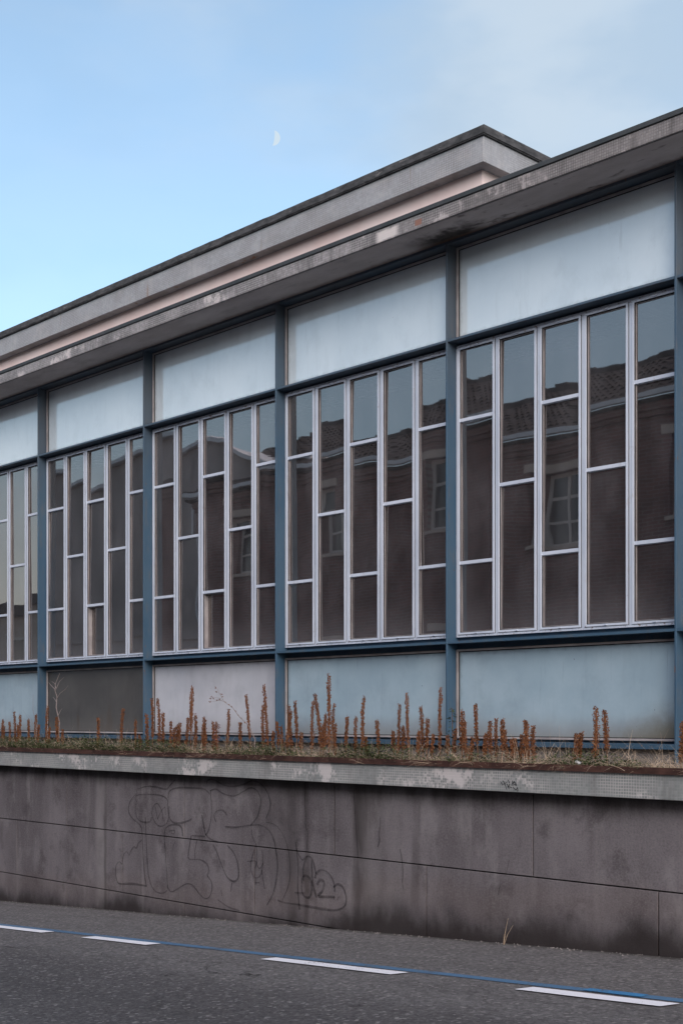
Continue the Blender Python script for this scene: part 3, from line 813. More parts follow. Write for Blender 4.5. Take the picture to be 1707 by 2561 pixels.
for b in range(8):
    x0 = POSTS[b] + TH
    for nm in ('top', 'mid', 'sill', 'low'):
        bobj('rail', rail_me[nm], loc=(x0, 0, 0))
    up = bobj('upper_panel', upper_me, loc=(x0, 0, 0))
    child('panel_frame', uf_me, up); child('seal', us_me, up)
    k = low_kind[b]
    lp = bobj('lower_panel', lo_me[k], loc=(x0, 0, 0), label={'lo_dark': 'dark bare glass lower panel', 'lo_lav': 'pale lavender lower panel'}.get(k))
    child('panel_frame', lf_me, lp); child('seal', ls_me, lp)
    bobj('window_frame', wf_me, loc=(x0, 0, 0))
    for c in range(5):
        cx = x0 + cas_x[c]
        cs = bobj('casement_window', sash_me, loc=(cx, 0, 0))
        child('glazing_bead', bead_me, cs); child('glazing_bead', bead2_me, cs)
        bars = A_BARS if c % 2 == 0 else B_BARS
        for zb in bars: child('glazing_bar', bar_me, cs, (0, 0, Z(zb)))
        ry, rx = rng.gauss(0, 0.011), rng.gauss(0, 0.006)
        for si, s in enumerate(segs(bars)):
            hop = (b in (2, 3) and c == 2 and si == 0)
            p = child('pane', pane_cache[s], cs, (CWD / 2 - (SGR - SG) / 2, 9.128 if hop else 9.0855, Z((s[0] + s[1]) / 2)))
            p.rotation_euler = (rx + rng.gauss(0, 0.003), 0, ry + rng.gauss(0, 0.004))
            if hop:
                p.rotation_euler = (0, 0, 0); p.scale = (0.93, 1, 0.965)
                child('hopper_frame', hop_me, cs)
                cs['label'] = 'window with its lowest pane set back in a hopper frame'
        if (b, c) in ((5, 0), (3, 0)):
            bm = bmesh.new(); box(bm, 0.02, CWD * 0.72, 9.122, 9.132, Z(s0), Z(s1))
            child('blind', mesh('blind', bm, MAT['blind']), cs)
# plinth, room behind the glass
bm = bmesh.new(); box(bm, XL, XR, 9.0, 9.4, Z(-0.8), Z(-0.25))
bobj('plinth', bm, MAT['plinth'])
bm = bmesh.new()
box(bm, POSTS[0], POSTS[-1], 12.5, 12.7, Z(-0.5), Z(4.4)); box(bm, POSTS[0], POSTS[-1], 9.4, 12.5, Z(-0.5), Z(-0.3))
box(bm, POSTS[0] - 0.2, POSTS[0], 9.2, 12.7, Z(-0.5), Z(4.4)); box(bm, POSTS[-1], POSTS[-1] + 0.2, 9.2, 12.7, Z(-0.5), Z(4.4))
bobj('room_shell', bm, MAT['room'])
# end walls beside the glazed run, out of view
bm = bmesh.new(); box(bm, XL, POSTS[0] - 0.2, 9.02, 12.7, Z(-0.8), Z(SOF))
box(bm, POSTS[-1] + 0.2, XR, 9.02, 12.7, Z(-0.8), Z(SOF))
bobj('end_wall', bm, MAT['pink'])
# lower roof
E0 = 8.52
bm = bmesh.new(); box(bm, XL - 0.5, XR + 0.5, E0, 12.8, Z(SOF), Z(4.545))
o = bobj('eave_fascia', bm, MAT['mos_eave'], 'grimy mosaic edge of the lower roof', bevel=0.006)
bm = bmesh.new()
n = 160
v0 = [bm.verts.new((XL - 0.5 + (XR - XL + 1) * i / n, E0 + 0.02, Z(SOF) - 0.003)) for i in range(n + 1)]
v1 = [bm.verts.new((XL - 0.5 + (XR - XL + 1) * i / n, 9.3, Z(SOF) - 0.003)) for i in range(n + 1)]
for i in range(n): bm.faces.new((v0[i], v1[i], v1[i + 1], v0[i + 1]))
bobj('soffit', bm, MAT['soffit'])
bm = bmesh.new(); box(bm, XL - 0.52, XR + 0.52, E0 - 0.012, 12.8, Z(4.5455), Z(4.588))
bobj('roof_coping', bm, MAT['coping_thin'], bevel=0.005)
# upper storey
UX, UY = -8.022, 9.69
UL = XL - 6
bm = bmesh.new(); box(bm, UL + 0.3, UX - 0.13, UY + 0.139, 16.0, Z(4.59), Z(5.447))
bobj('upper_wall', bm, MAT['pink'], 'faded pink wall of the set-back upper storey')
bm = bmesh.new(); box(bm, UL, UX, UY, 16.2, Z(5.445), Z(5.70))
bobj('upper_fascia', bm, MAT['mos_top'], 'pale mosaic band of the upper roof', bevel=0.006)
bm = bmesh.new(); box(bm, UL - 0.02, UX + 0.02, UY - 0.022, 16.22, Z(5.7005), Z(5.712)); box(bm, UL - 0.03, UX + 0.03, UY - 0.03, 16.23, Z(5.7125), Z(5.79))
# uneven bitumen lip
bmesh.ops.subdivide_edges(bm, edges=[e for e in bm.edges if abs((e.verts[0].co - e.verts[1].co).x) > 5], cuts=220)
for v in bm.verts:
    if v.co.y < UY and v.co.z > Z(5.71): v.co.y += 0.008 * mnoise.noise(Vector((v.co.x * 5, 0, 0))); v.co.z += 0.004 * mnoise.noise(Vector((v.co.x * 4, 7, 0)))
bobj('upper_coping', bm, MAT['coping'])

# ------------------------------------------------------------------ across the street (seen in the window reflections)
BY = -4.0
def px_m(x, y, D):
    p = px(x, y, D); p.y = 18.2 - p.y
    return p
bb = empty('brick_building', (-16, BY, 0))
tag(bb, 'dark red brick building across the street, seen only reflected in the windows', 'building')
bb_inv = Matrix.Translation(-Vector(bb.location))
def sub(root, inv, name, bm, mat, parent=None):
    o = obj(name, bm, mat)
    if parent: o.parent = parent
    else: o.parent = root; o.matrix_parent_inverse = inv
    return o
def across(root, inv, name, mat, *boxes, parent=None):
    bm = bmesh.new()
    for b in boxes: box(bm, *b)
    return sub(root, inv, name, bm, mat, parent)
def prism(pts, y0, y1):
    bm = bmesh.new()
    a = [bm.verts.new((x, y0, z)) for x, z in pts]; b_ = [bm.verts.new((x, y1, z)) for x, z in pts]
    bm.faces.new(a); bm.faces.new(b_[::-1])
    for i in range(len(pts)):
        j = (i + 1) % len(pts)
        bm.faces.new((a[i], b_[i], b_[j], a[j]))
    bmesh.ops.recalc_face_normals(bm, faces=bm.faces)
    return bm
BXL, BXR = -29.3, 8.0
wins = [-26.9 + 3.45 * i for i in range(10)]
WT, WB, WW = Z(5.62), Z(4.0), 1.25
# wall with real openings, two storeys
boxes = []
GT, GB = Z(1.7), Z(0.1)
edges = [BXL] + [e for w in wins for e in (w - WW / 2, w + WW / 2)] + [BXR]
for i in range(0, len(edges), 2): boxes.append((edges[i], edges[i + 1], BY - 0.4, BY, -1.9, Z(6.25)))
for w in wins:
    for a, b_ in ((-1.9, GB), (GT, WB), (WT, Z(6.25))): boxes.append((w - WW / 2, w + WW / 2, BY - 0.4, BY, a, b_))
across(bb, bb_inv, 'wall', MAT['brick'], *boxes)
across(bb, bb_inv, 'cornice', MAT['brick'], (BXL - 0.02, BXR, BY, BY + 0.10, Z(6.0), Z(6.1)), (BXL - 0.04, BXR, BY, BY + 0.18, Z(6.1005), Z(6.25)))
across(bb, bb_inv, 'gutter', MAT['trim'], (BXL - 0.3, BXR, BY + 0.32, BY + 0.44, Z(6.33), Z(6.43)))
bm = bmesh.new()
ridge = Z(8.0)
for i in range(int((BXR - BXL + 0.3) / 0.21)):
    xa = BXL - 0.3 + i * 0.21
    for r in range(10):                                   # courses of pantiles
        ya, yb = BY + 0.4 - r * 0.5, BY + 0.4 - (r + 1) * 0.5 - 0.03
        za = Z(6.40) + r * 0.225; zb = za + 0.225
        o_ = 0.03 + 0.01 * math.sin(i * 7 + r * 3)
        v = [bm.verts.new(p) for p in ((xa, ya, za), (xa + 0.1, ya, za + o_ + 0.03), (xa + 0.21, ya, za), (xa + 0.21, yb, zb), (xa + 0.1, yb, zb + o_), (xa, yb, zb))]
        bm.faces.new((v[0], v[1], v[4], v[5])); bm.faces.new((v[1], v[2], v[3], v[4]))
rf = sub(bb, bb_inv, 'roof', bm, MAT['rooftile'])
across(bb, bb_inv, 'eave_board', MAT['core'], (BXL - 0.2, BXR, BY - 0.35, BY + 0.30, Z(6.27), Z(6.32)))
deck = bmesh.new()
dv = [deck.verts.new(q) for q in ((BXL - 0.3, BY + 0.4, Z(6.385)), (BXR, BY + 0.4, Z(6.385)), (BXR, BY - 4.7, Z(8.66)), (BXL - 0.3, BY - 4.7, Z(8.66)))]
deck.faces.new(dv)
sub(bb, bb_inv, 'roof_deck', deck, MAT['rooftile'], None)
rc = bmesh.new()
q = BXL - 0.3
k = 0
while q < BXR:
    hh_ = 0.06 + 0.05 * math.sin(k * 2.1) * math.sin(k * 0.37 + 1)
    box(rc, q, q + 0.36, BY - 4.85, BY - 4.5, Z(8.58), Z(8.70) + hh_)
    q += 0.37; k += 1
sub(bb, bb_inv, 'ridge_cap', rc, MAT['rooftile'], None)
for w in wins:
    for zt, zb in ((WT, WB), (GT, GB)):
        f = across(bb, bb_inv, 'window', MAT['shutter'], *rect_frame(w - WW / 2, w + WW / 2, zb, zt, 0.09, BY - 0.25, BY - 0.18),
                   (w - 0.05, w + 0.05, BY - 0.24, BY - 0.19, zb + 0.09, zt - 0.09), (w - WW / 2 + 0.09, w + WW / 2 - 0.09, BY - 0.243, BY - 0.193, zb + (zt - zb) * 0.62, zb + (zt - zb) * 0.62 + 0.07),
                   (w - WW / 2 + 0.09, w + WW / 2 - 0.09, BY - 0.243, BY - 0.193, zb + (zt - zb) * 0.3, zb + (zt - zb) * 0.3 + 0.05))
        across(bb, bb_inv, 'pane', MAT['darkpane'], (w - WW / 2 + 0.09, w + WW / 2 - 0.09, BY - 0.222, BY - 0.212, zb + 0.09, zt - 0.09), parent=f)
        across(bb, bb_inv, 'lintel', MAT['lintel'], (w - WW / 2 - 0.12, w + WW / 2 + 0.12, BY, BY + 0.07, zt, zt + 0.18))
        across(bb, bb_inv, 'sill', MAT['lintel'], (w - WW / 2 - 0.08, w + WW / 2 + 0.08, BY, BY + 0.1, zb - 0.08, zb))
# stucco building with a shallow gable
sb = empty('stucco_building', (-33, BY - 0.3, -2))
tag(sb, 'plain grey-brown stucco building with shallow gable, reflected in the left-hand windows', 'building')
sb_inv = Matrix.Translation(-Vector(sb.location))
out = [(-37.4, 7.62), (-33.0, 7.68), (-30.9, 7.9), (-29.4, 8.0), (-27.6, 7.45), (-25.5, 6.7)]
sub(sb, sb_inv, 'wall', prism([(x, Z(z)) for x, z in out] + [(-25.5, -3.5), (-37.4, -3.5)], BY - 8, BY - 0.45), MAT['stucco'])
band = [(x, Z(z + 0.01)) for x, z in out] + [(x, Z(z + 0.13)) for x, z in out[::-1]]
sub(sb, sb_inv, 'roof_edge', prism(band, BY - 8, BY - 0.25), MAT['trim'])
across(sb, sb_inv, 'string_course', MAT['stucco'], (-37.35, -29.4, BY - 0.45, BY - 0.38, Z(2.5), Z(2.6)))
across(sb, sb_inv, 'downpipe', MAT['trim'], (-30.1, -30.0, BY - 0.45, BY - 0.35, -3.0, Z(6.3)))
# low buildings and a lamp further down the street
lb = empty('low_building', (-52, -9, -3))
tag(lb, 'low far building with orange-brown walls and dark roof, reflected at the left edge', 'building')
lb_inv = Matrix.Translation(-Vector(lb.location))
across(lb, lb_inv, 'wall', MAT['lintel'], (-75, -42.0, -17, -9, -4.5, Z(4.3)))
across(lb, lb_inv, 'roof', MAT['rooftile'], (-75.5, -41.6, -17.5, -8.6, Z(4.3), Z(4.7)))
for i in range(8):
    xw = -72.5 + 4 * i
    f = across(lb, lb_inv, 'window', MAT['shutter'], *rect_frame(xw - 1, xw + 1, Z(2.0), Z(3.4), 0.1, -9.0, -8.94))
    across(lb, lb_inv, 'pane', MAT['darkpane'], (xw - 0.9, xw + 0.9, -8.99, -8.96, Z(2.1), Z(3.3)), parent=f)
    across(lb, lb_inv, 'shopfront', MAT['brick'], (xw - 1.7, xw + 1.7, -9.0, -8.9, -4, Z(1.3)))
sl = empty('street_lamp', (-37.9, -1.9, road_z(-37.9)))
tag(sl, 'grey street lamp with a curved arm, reflected in the leftmost windows', 'street lamp')
hz = CZ + 4.45 - sl.location.z
bm = bmesh.new(); tube(bm, [(0, 0, 0), (0, 0, hz * 0.5), (0, 0, hz - 0.2)], [0.09, 0.075, 0.05], 8)
obj('pole', bm, MAT['lampmetal'], sl)
bm = bmesh.new(); tube(bm, [(0, 0, hz - 0.2), (-0.1, 0.15, hz), (-0.3, 0.7, hz + 0.15)], [0.045, 0.04, 0.035], 6)
obj('arm', bm, MAT['lampmetal'], sl)
bm = bmesh.new(); tube(bm, [(-0.3, 0.65, hz + 0.14), (-0.45, 0.8, hz + 0.18), (-0.75, 1.1, hz + 0.22), (-1.0, 1.35, hz + 0.2)], [0.05, 0.12, 0.14, 0.04], 8)
obj('lamp_head', bm, MAT['lampmetal'], sl)

# ------------------------------------------------------------------ half moon
mp_ = Vector((FX + (683 - CX) / FPX * FY, FY - (683 - CX) / FPX * FX, (HY - 345) / FPX))
D = 3000
mo_c = Vector((0, 0, CZ)) + mp_ * D
rad = 17.5 / FPX * D
fwd = mp_.normalized()
rgt = fwd.cross(Vector((0, 0, 1))).normalized(); upv = rgt.cross(fwd)
bm = bmesh.new()
nu, nv = 14, 20
tilt = R(8)
gv = []
for i in range(nu + 1):
    row = []
    a = R(10) + (R(80)) * i / nu           # from the terminator to the sunlit limb
    for j in range(nv + 1):
        b_ = -math.pi / 2 + math.pi * j / nv
        lx, ly, lz = math.cos(b_) * math.sin(a), math.sin(b_), math.cos(b_) * math.cos(a)
        lx, ly = lx * math.cos(tilt) + ly * math.sin(tilt), -lx * math.sin(tilt) + ly * math.cos(tilt)
        row.append(bm.verts.new((rgt * lx + upv * ly - fwd * lz) * rad))
    gv.append(row)
for i in range(nu):
    for j in range(nv):
        bm.faces.new((gv[i][j], gv[i + 1][j], gv[i + 1][j + 1], gv[i][j + 1]))
bmesh.ops.remove_doubles(bm, verts=bm.verts, dist=0.01)
mm = M('daytime_moon')
em = mm.n('ShaderNodeEmission')
em.inputs['Color'].default_value = (0.26, 0.312, 0.354, 1)
em.inputs['Strength'].default_value = 1.0
mo = obj('moon', bm, mm.done(em.outputs[0]), loc=mo_c)
for p in mo.data.polygons: p.use_smooth = True
tag(mo, 'pale half moon in the blue daytime sky', 'moon')

# ------------------------------------------------------------------ dried seed spikes
def spike_meshes(h, rad, seed):
    r = random.Random(seed)
    bend = (r.uniform(-0.045, 0.045), r.uniform(-0.05, 0.05))
    def axis(t): return Vector((bend[0] * t * t * h * 1.5 + 0.006 * math.sin(t * 6 + seed), bend[1] * t * t * h, t * h))
    bm = bmesh.new()
    tube(bm, [axis(t) for t in (-0.08, 0.2, 0.45, 0.7, 0.95)], [0.0055, 0.005, 0.0045, 0.0035, 0.002], 5)
    st = mesh('stem', bm, MAT['stem'])
    bm = bmesh.new()
    t0 = r.uniform(0.10, 0.38)
    n = int(640 * h) + 110
    lumps = [r.uniform(0.85, 1.12) for _ in range(14)]
    tube(bm, [axis(t0 + (0.97 - t0) * k / 5) for k in range(6)], [rad * q for q in (0.25, 0.42, 0.45, 0.42, 0.36, 0.12)], 6)
    for i in range(n):
        t = t0 + (1 - t0) * (i + r.random()) / n
        env = min(1.0, (t - t0) / 0.12 + 0.35) * (1.0 if t < 0.85 else max(0.35, (1.02 - t) / 0.17 + 0.2))
        env *= lumps[int(t * 13.9)]
        a = r.uniform(0, 2 * math.pi)
        rr = rad * env * r.uniform(0.25, 1.0)
        o = Vector((math.cos(a), math.sin(a), 0))
        p = axis(t) + o * rr * 0.7
        ln = r.uniform(0.010, 0.024); w = r.uniform(0.003, 0.0065)
        d = (o * r.uniform(0.2, 1.0) + Vector((r.uniform(-.4, .4), r.uniform(-.4, .4), r.uniform(-1.1, 0.5)))).normalized()
        s = d.cross(Vector((r.uniform(-1, 1), r.uniform(-1, 1), r.uniform(-1, 1)))).normalized() * w
        m_ = p + d * ln * 0.5 + o * 0.003
        v = [bm.verts.new(q) for q in (p - s * 0.4, m_ - s, p + d * ln, m_ + s, )]
        bm.faces.new(v)
    if seed % 3 == 0:                                   # a side shoot with its own husks
        b0 = axis(t0 + 0.1)
        dv_ = Vector((r.choice((-1, 1)) * 0.35, r.uniform(-0.2, 0.2), 1)).normalized()
        for q in range(60):
            pp = b0 + dv_ * (0.3 * h * (q / 60)) + Vector((r.gauss(0, 0.004), r.gauss(0, 0.004), 0))
            dd = Vector((r.uniform(-1, 1), r.uniform(-1, 1), r.uniform(-1, 0.6))).normalized()
            sd_ = dd.cross(Vector((0.3, 0.2, 1))).normalized() * 0.004
            v = [bm.verts.new(z_) for z_ in (pp, pp + dd * 0.008 - sd_, pp + dd * 0.016, pp + dd * 0.008 + sd_)]
            bm.faces.new(v)
    hd = mesh('seed_head', bm, MAT['spike'])
    return st, hd
SPK = {}
for cls, (h, rad) in {'short': (0.20, 0.0115), 'mid': (0.36, 0.012), 'tall': (0.58, 0.013), 'stout': (0.56, 0.024)}.items():
    SPK[cls] = [(h, spike_meshes(h, rad, 31 * i + len(cls))) for i in range(8)]
L7 = [(10,275,330),(15,305,365),(48,285,365),(72,238,370),(85,300,360),(97,255,350),(133,275,360),(163,253,350),(175,300,360),(210,215,360),(225,310,360),(272,262,360),(291,320,360),(455,265,385),(560,225,380),(625,278,375),(645,345,395),(683,248,385),(706,178,390),(736,178,380),(757,245,370),(787,282,375),(800,310,375),(812,300,375),(826,290,370),(856,266,350),(880,125,375),(898,252,345),(936,300,370),(948,265,345),(984,283,350),(998,285,375),(1049,228,385),(1107,288,390),(1158,160,380),(1212,205,390),(1238,118,400),(1262,330,400),(1284,285,380),(1303,305,400),(1325,235,390),(1345,208,390),(1371,190,390),(1388,335,400),(1435,187,390),(1478,158,395),(1490,300,395),(1500,250,395),(1515,65,385),(1530,200,380),(1545,292,375)]
L8 = [(28,260,400),(68,260,390),(97,167,390),(122,350,405),(175,277,390),(264,200,405),(287,303,385),(247,325,385),(313,150,395),(360,325,400),(380,215,400),(398,270,400),(421,340,400),(456,128,390),(490,345,430),(520,315,430),(558,232,415),(575,282,415),(597,355,405),(627,200,415),(662,335,415),(690,278,410),(712,270,410),(736,270,410),(765,318,415),(785,365,420),(799,360,415),(826,340,415),(845,275,420),(858,285,420),(880,303,415),(1073,335,455),(1098,330,410),(1168,213,410),(1222,228,440),(1556,280,440)]
stout_px = {26, 1168 + 10000, 1222 + 10000}
spikes = [(x * 0.5421, 1650 + y * 0.5421, 1650 + b * 0.5421, x == 880) for x, y, b in L7] + [(850 + x * 0.5466, 1650 + y * 0.5466, 1650 + b * 0.5466, x in (1168, 1222)) for x, y, b in L8]
spikes.sort()
SOILZ = CZ - 0.405
ORD = ['first', 'second', 'third', 'fourth', 'fifth', 'sixth', 'seventh', 'eighth', 'ninth', 'tenth', 'eleventh', 'twelfth', 'thirteenth', 'fourteenth', 'fifteenth', 'sixteenth', 'seventeenth', 'eighteenth', 'nineteenth', 'twentieth', 'twenty-first', 'twenty-second', 'twenty-third', 'twenty-fourth', 'twenty-fifth', 'twenty-sixth', 'twenty-seventh', 'twenty-eighth', 'twenty-ninth', 'thirtieth']
zones = [(103, 'the leftmost blue panel'), (366, 'the dark grey panel'), (697, 'the lavender panel'), (1126, 'the blue panel beside the lavender one'), (1720, 'the wide rightmost blue panel')]
cnt = {}
rs = random.Random(77)
for sx, syt, syb, stout in spikes:
    # nearer spikes have a lower base in the picture
    Y = 8.3 + 0.5 * rs.random()
    top = px(sx, syt, Y)
    h = top.z - SOILZ
    cls = 'stout' if stout else ('short' if h < 0.30 else 'mid' if h < 0.48 else 'tall')
    bh, (stm, hdm) = SPK[cls][rs.randrange(8)]
    zi = next(i for i, z in enumerate(zones) if sx < z[0])
    cnt[zi] = cnt.get(zi, 0) + 1
    e = empty('dried_seed_spike', (top.x, Y, SOILZ))
    k = h / bh
    e.scale = (0.85 + 0.3 * rs.random(),) * 2 + (k,)
    e.rotation_euler = (rs.gauss(0, 0.02), rs.gauss(0, 0.025), rs.uniform(0, 6.28))
    size = {'short': 'short', 'mid': 'medium-height', 'tall': 'tall', 'stout': 'tall stout'}[cls]
    tag(e, f'{size} rust-brown seed spike, {ORD[cnt[zi]-1]} from left before {zones[zi][1]}', 'dried plant', 'dried seed spikes in the planter')
    child('stem', stm, e); child('seed_head', hdm, e)

# ------------------------------------------------------------------ bare sapling, leaning dry stalk, red weed, green weed
def twigs(name, paths, mat, Y, org, sc, r0, label, cat, base=None):
    b0 = px(org[0] + paths[0][0][0] * sc, org[1] + paths[0][0][1] * sc, Y)
    e = empty(name, (b0.x, Y, SOILZ))
    tag(e, label, cat)
    for i, pth in enumerate(paths):
        pts = []
        for j, (a, c) in enumerate(pth):
            p = px(org[0] + a * sc, org[1] + c * sc, Y)
            p.y += 0.05 * mnoise.noise(Vector((i * 3.1, j * 1.7, 0))) * (j > 0)
            pts.append(p - e.location)
        if i == 0: pts.insert(0, Vector((pts[0].x, 0, -0.03)))
        n = len(pts)
        rr = r0 if i == 0 else r0 * 0.5
        bm = bmesh.new(); tube(bm, pts, [rr * (1 - 0.75 * k / max(1, n - 1)) for k in range(n)], 5)
        obj('stem' if i == 0 else 'branch', bm, mat, e)
    return e
S7 = ((0, 1650), 0.5421)
twigs('bare_sapling', [[(272, 350), (268, 290), (262, 220), (262, 170), (258, 140), (262, 110), (275, 62)], [(262, 180), (280, 155), (300, 135), (313, 118)], [(258, 140), (240, 120), (222, 102)], [(260, 135), (252, 110), (240, 100)], [(262, 130), (272, 100), (288, 80)], [(264, 200), (252, 185), (243, 172)], [(268, 260), (278, 235), (285, 225)]],
      MAT['twig'], 8.55, *S7, 0.009, 'bare grey sapling twig standing before the dark grey lower panel', 'sapling')
twigs('dry_twig_plant', [[(168, 350), (160, 300), (155, 230), (152, 160)], [(158, 300), (130, 265), (104, 232)], [(150, 285), (140, 262), (128, 250)], [(165, 320), (140, 290), (108, 270)]],
      MAT['twig'], 8.5, *S7, 0.004, 'thin grey bare twigs leaning left of the first blue post', 'dry plant')
lean = twigs('leaning_stalk', [[(1175, 365), (1140, 305), (1105, 262), (1070, 220), (1040, 195), (1020, 160), (996, 128)], [(1045, 197), (1010, 185), (970, 180)], [(1030, 185), (1000, 190), (968, 195)], [(1020, 180), (995, 175), (975, 170)]],
      MAT['twig'], 8.4, *S7, 0.005, 'thin dry stalk leaning left with tiny buds before the lavender panel', 'dry plant')
bm = bmesh.new()
rs2 = random.Random(3)
for a, c in [(996, 128), (970, 180), (968, 195), (975, 170), (1010, 185), (1000, 150), (1020, 160), (1040, 195), (1055, 207), (1070, 218), (1085, 237), (1100, 256), (1115, 272), (1130, 290), (985, 178), (1000, 190), (1025, 172)]:
    p = px(a * 0.5421, 1650 + c * 0.5421, 8.4) - lean.location
    for k in range(3):
        q = p + Vector((rs2.uniform(-.008, .008), rs2.uniform(-.008, .008), rs2.uniform(-.008, .008)))
        bmesh.ops.create_icosphere(bm, subdivisions=1, radius=rs2.uniform(0.004, 0.007), matrix=Matrix.Translation(q))
obj('bud', bm, MAT['stem'], lean)
def leafy(name, sx, sy0, sy1, Y, mat, n, spread, label, cat, seed):
    r = random.Random(seed)
    top = px(sx, sy0, Y)
    e = empty(name, (top.x, Y, SOILZ)); tag(e, label, cat)
    h = top.z - SOILZ
    bm = bmesh.new(); tube(bm, [(0, 0, -0.03), (0.01, 0, h * 0.5), (0, 0, h)], [0.005, 0.004, 0.002], 5)
    obj('stem', bm, MAT['stem'], e)
    bm = bmesh.new()
    for i in range(n):
        t = 0.15 + 0.85 * r.random()
        a = r.uniform(0, 6.28)
        d = Vector((math.cos(a), math.sin(a), r.uniform(-0.3, 0.6))).normalized()
        p = Vector((0, 0, t * h)) + d * r.uniform(0, spread * (1.1 - t * 0.6))
        s = d.cross(Vector((0, 0, 1))).normalized() * r.uniform(0.006, 0.013)
        L_ = r.uniform(0.025, 0.05)
        v = [bm.verts.new(q) for q in (p, p + d * L_ * .5 + s, p + d * L_ + Vector((0, 0, -0.01)), p + d * L_ * .5 - s)]
        bm.faces.new(v)
    obj('leaf_tuft', bm, mat, e)
leafy('red_weed', 541, 1812, 1850, 8.35, MAT['redleaf'], 60, 0.035, 'small weed with dark red dead leaves before the lavender panel', 'weed', 1)
leafy('green_weed', 1129, 1770, 1850, 8.6, MAT['green'], 80, 0.035, 'small green weed growing against the blue post right of the tallest spikes', 'weed', 2)
bm = bmesh.new()
bmesh.ops.create_icosphere(bm, subdivisions=2, radius=0.021)
for v in bm.verts: v.co *= 1 + 0.55 * mnoise.noise(v.co * 60)
for v in bm.verts: v.co.z *= 0.75
li = obj('litter_scrap', bm, MAT['litter'], loc=px(1445, 1907, 8.16))
tag(li, 'small crumpled white scrap lying in the grass on the ledge', 'litter')
# dry stalk at the foot of the wall
p0 = px(1262, 2360, 8.17)
e = empty('roadside_dry_stalk', (p0.x, 8.15, road_z(p0.x)))
tag(e, 'small dry orange stalk growing at the foot of the wall', 'dry plant')
for i, (dx, hgt) in enumerate(((0.07, 0.22), (0.12, 0.17), (0.03, 0.09))):
    bm = bmesh.new(); tube(bm, [(0, 0, -0.02), (dx * 0.4, -0.01, hgt * 0.5), (dx, -0.03, hgt)], [0.004, 0.003, 0.0015], 4)
    obj('stem', bm, MAT['straw'], e)

rg_ = random.Random(21)
bm = bmesh.new()
for i in range(420):
    x = rg_.uniform(-17, -3); y = 8.195 - abs(rg_.gauss(0, 0.05)); q = rg_.uniform(0.003, 0.011)
    c0 = Vector((x, y, SLOPE * x + q * 0.4))
    ang = rg_.uniform(0, 6.28)
    pts = [c0 + Vector((math.cos(ang + k * 2.09) * q * rg_.uniform(0.7, 1.8), math.sin(ang + k * 2.09) * q, -q * 0.4)) for k in range(3)]
    t_ = bm.verts.new(c0 + Vector((0, 0, q * 0.6)))
    vv = [bm.verts.new(q_) for q_ in pts]
    for k in range(3): bm.faces.new((vv[k], vv[(k + 1) % 3], t_))
tag(obj('roadside_grit', bm, MAT['plinth']), 'dark grit and leaf crumbs along the foot of the wall', kind='stuff')

# ------------------------------------------------------------------ grass and ground cover in the planter
r = random.Random(9)
def dens(x): return 0.5 + 0.5 * mnoise.noise(Vector((x * 0.9, 3.3, 0))) + 0.35 * mnoise.noise(Vector((x * 3.1, 8, 0)))
bm = bmesh.new()
def blade(p, d, ln, w, droop, n=3):
    side = Vector((d.y, -d.x, 0))
    side = side.normalized() * w if side.length > 1e-4 else Vector((w, 0, 0))
    ang = r.uniform(0, 3.14)
    side = side * math.cos(ang) + Vector((0, 0, 1)) * (w * math.sin(ang) * 0.6)
    prev = None; q = p.copy(); dd = d.copy()
    for k in range(n + 1):
        ww = side * (1 - 0.8 * k / n)
        cur = (bm.verts.new(q - ww), bm.verts.new(q + ww))
        if prev: bm.faces.new((prev[0], prev[1], cur[1], cur[0]))
        prev = cur
        q = q + dd * (ln / n)
        dd = (dd + Vector((0, 0, -droop / n))).normalized()
tufts = []
while len(tufts) < 1700:
    x = r.uniform(-17.5, -2.0)
    if r.random() < dens(x) + 0.12 + 0.5 * math.exp(-((x + 9.9) / 0.7) ** 2): tufts.append((x, r.uniform(8.10, 8.9)))
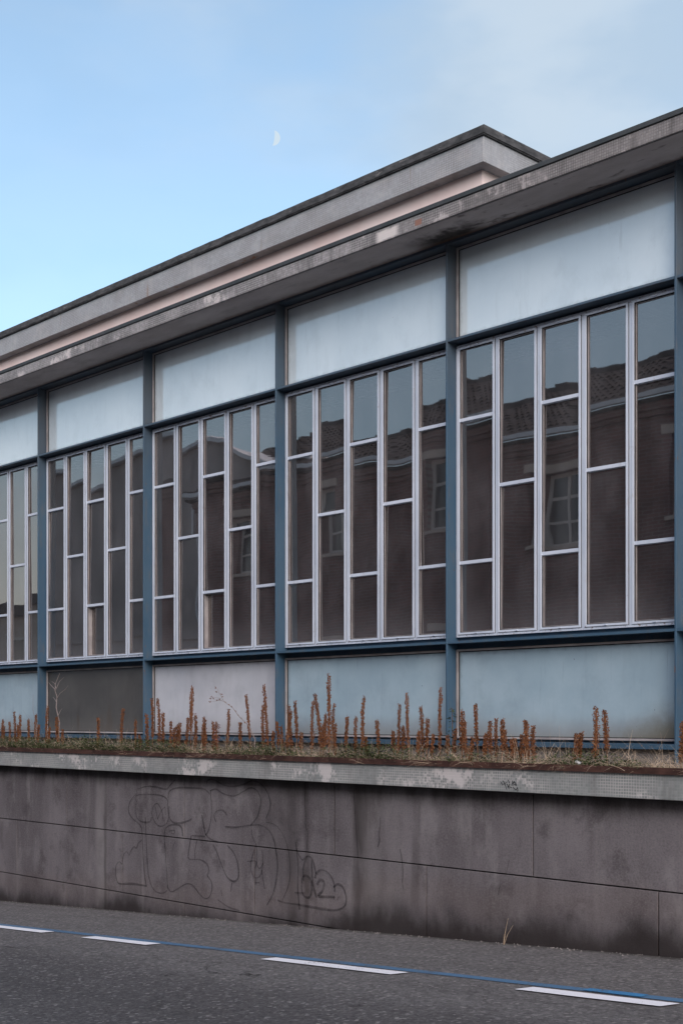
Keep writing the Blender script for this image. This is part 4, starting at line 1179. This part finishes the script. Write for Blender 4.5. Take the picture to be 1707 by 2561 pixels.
for x, y in tufts:
    base = Vector((x, y, SOILZ))
    big = r.random() < 0.36
    lean_ = Vector((r.uniform(-0.8, 0.8), r.uniform(-0.9, 0.3), 0))
    for _ in range(r.randint(7, 12)):
        d = (lean_ + Vector((r.gauss(0, 0.55), r.gauss(0, 0.5), r.uniform(0.35, 1.2)))).normalized()
        blade(base + Vector((r.gauss(0, 0.025), r.gauss(0, 0.02), 0)), d, r.uniform(0.07, 0.15) * (r.uniform(1.6, 2.6) if big else 1.0), r.uniform(0.0014, 0.003), r.uniform(0.2, 1.6))
# a few long strands hanging over the ledge
for x in (-6.0, -5.93, -5.5, -12.0, -10.9, -9.1, -8.9, -6.9, -9.9, -8.3):
    blade(Vector((x, 8.10, SOILZ + 0.05)), Vector((r.uniform(-0.7, -0.2), -0.5, 0.35)).normalized(), r.uniform(0.18, 0.34), 0.0022, 2.4, 8)
tag(obj('dry_grass', bm, MAT['straw']), 'straw-coloured dry grass along the planter', kind='stuff')
bm = bmesh.new()
cl = 0
while cl < 3000:
    x = r.uniform(-17.5, -2.0)
    g = 0.5 + 0.6 * mnoise.noise(Vector((x * 1.3, 0, 5))) + (0.25 if x < -11 else 0) - (0.2 if x > -7 else 0)
    if r.random() > g: continue
    cl += 1
    c0 = Vector((x, 8.075 + abs(r.gauss(0, 0.13)), SOILZ + 0.01))
    hh = r.uniform(0.05, 0.17) * (0.6 + 0.6 * g)
    for _ in range(r.randint(10, 16)):
        a = r.uniform(0, 6.28)
        d = Vector((math.cos(a), math.sin(a), r.uniform(-0.1, 0.8))).normalized()
        p = c0 + Vector((r.gauss(0, 0.03), r.gauss(0, 0.02), r.uniform(0.2, 1) * hh))
        s = d.cross(Vector((r.uniform(-.4, .4), r.uniform(-.4, .4), 1))).normalized() * r.uniform(0.003, 0.007)
        L_ = r.uniform(0.014, 0.036)
        v = [bm.verts.new(q) for q in (p, p + d * L_ * .5 + s, p + d * L_, p + d * L_ * .5 - s)]
        bm.faces.new(v)
tag(obj('green_ground_cover', bm, MAT['green']), 'low green weeds creeping along the ledge', kind='stuff')
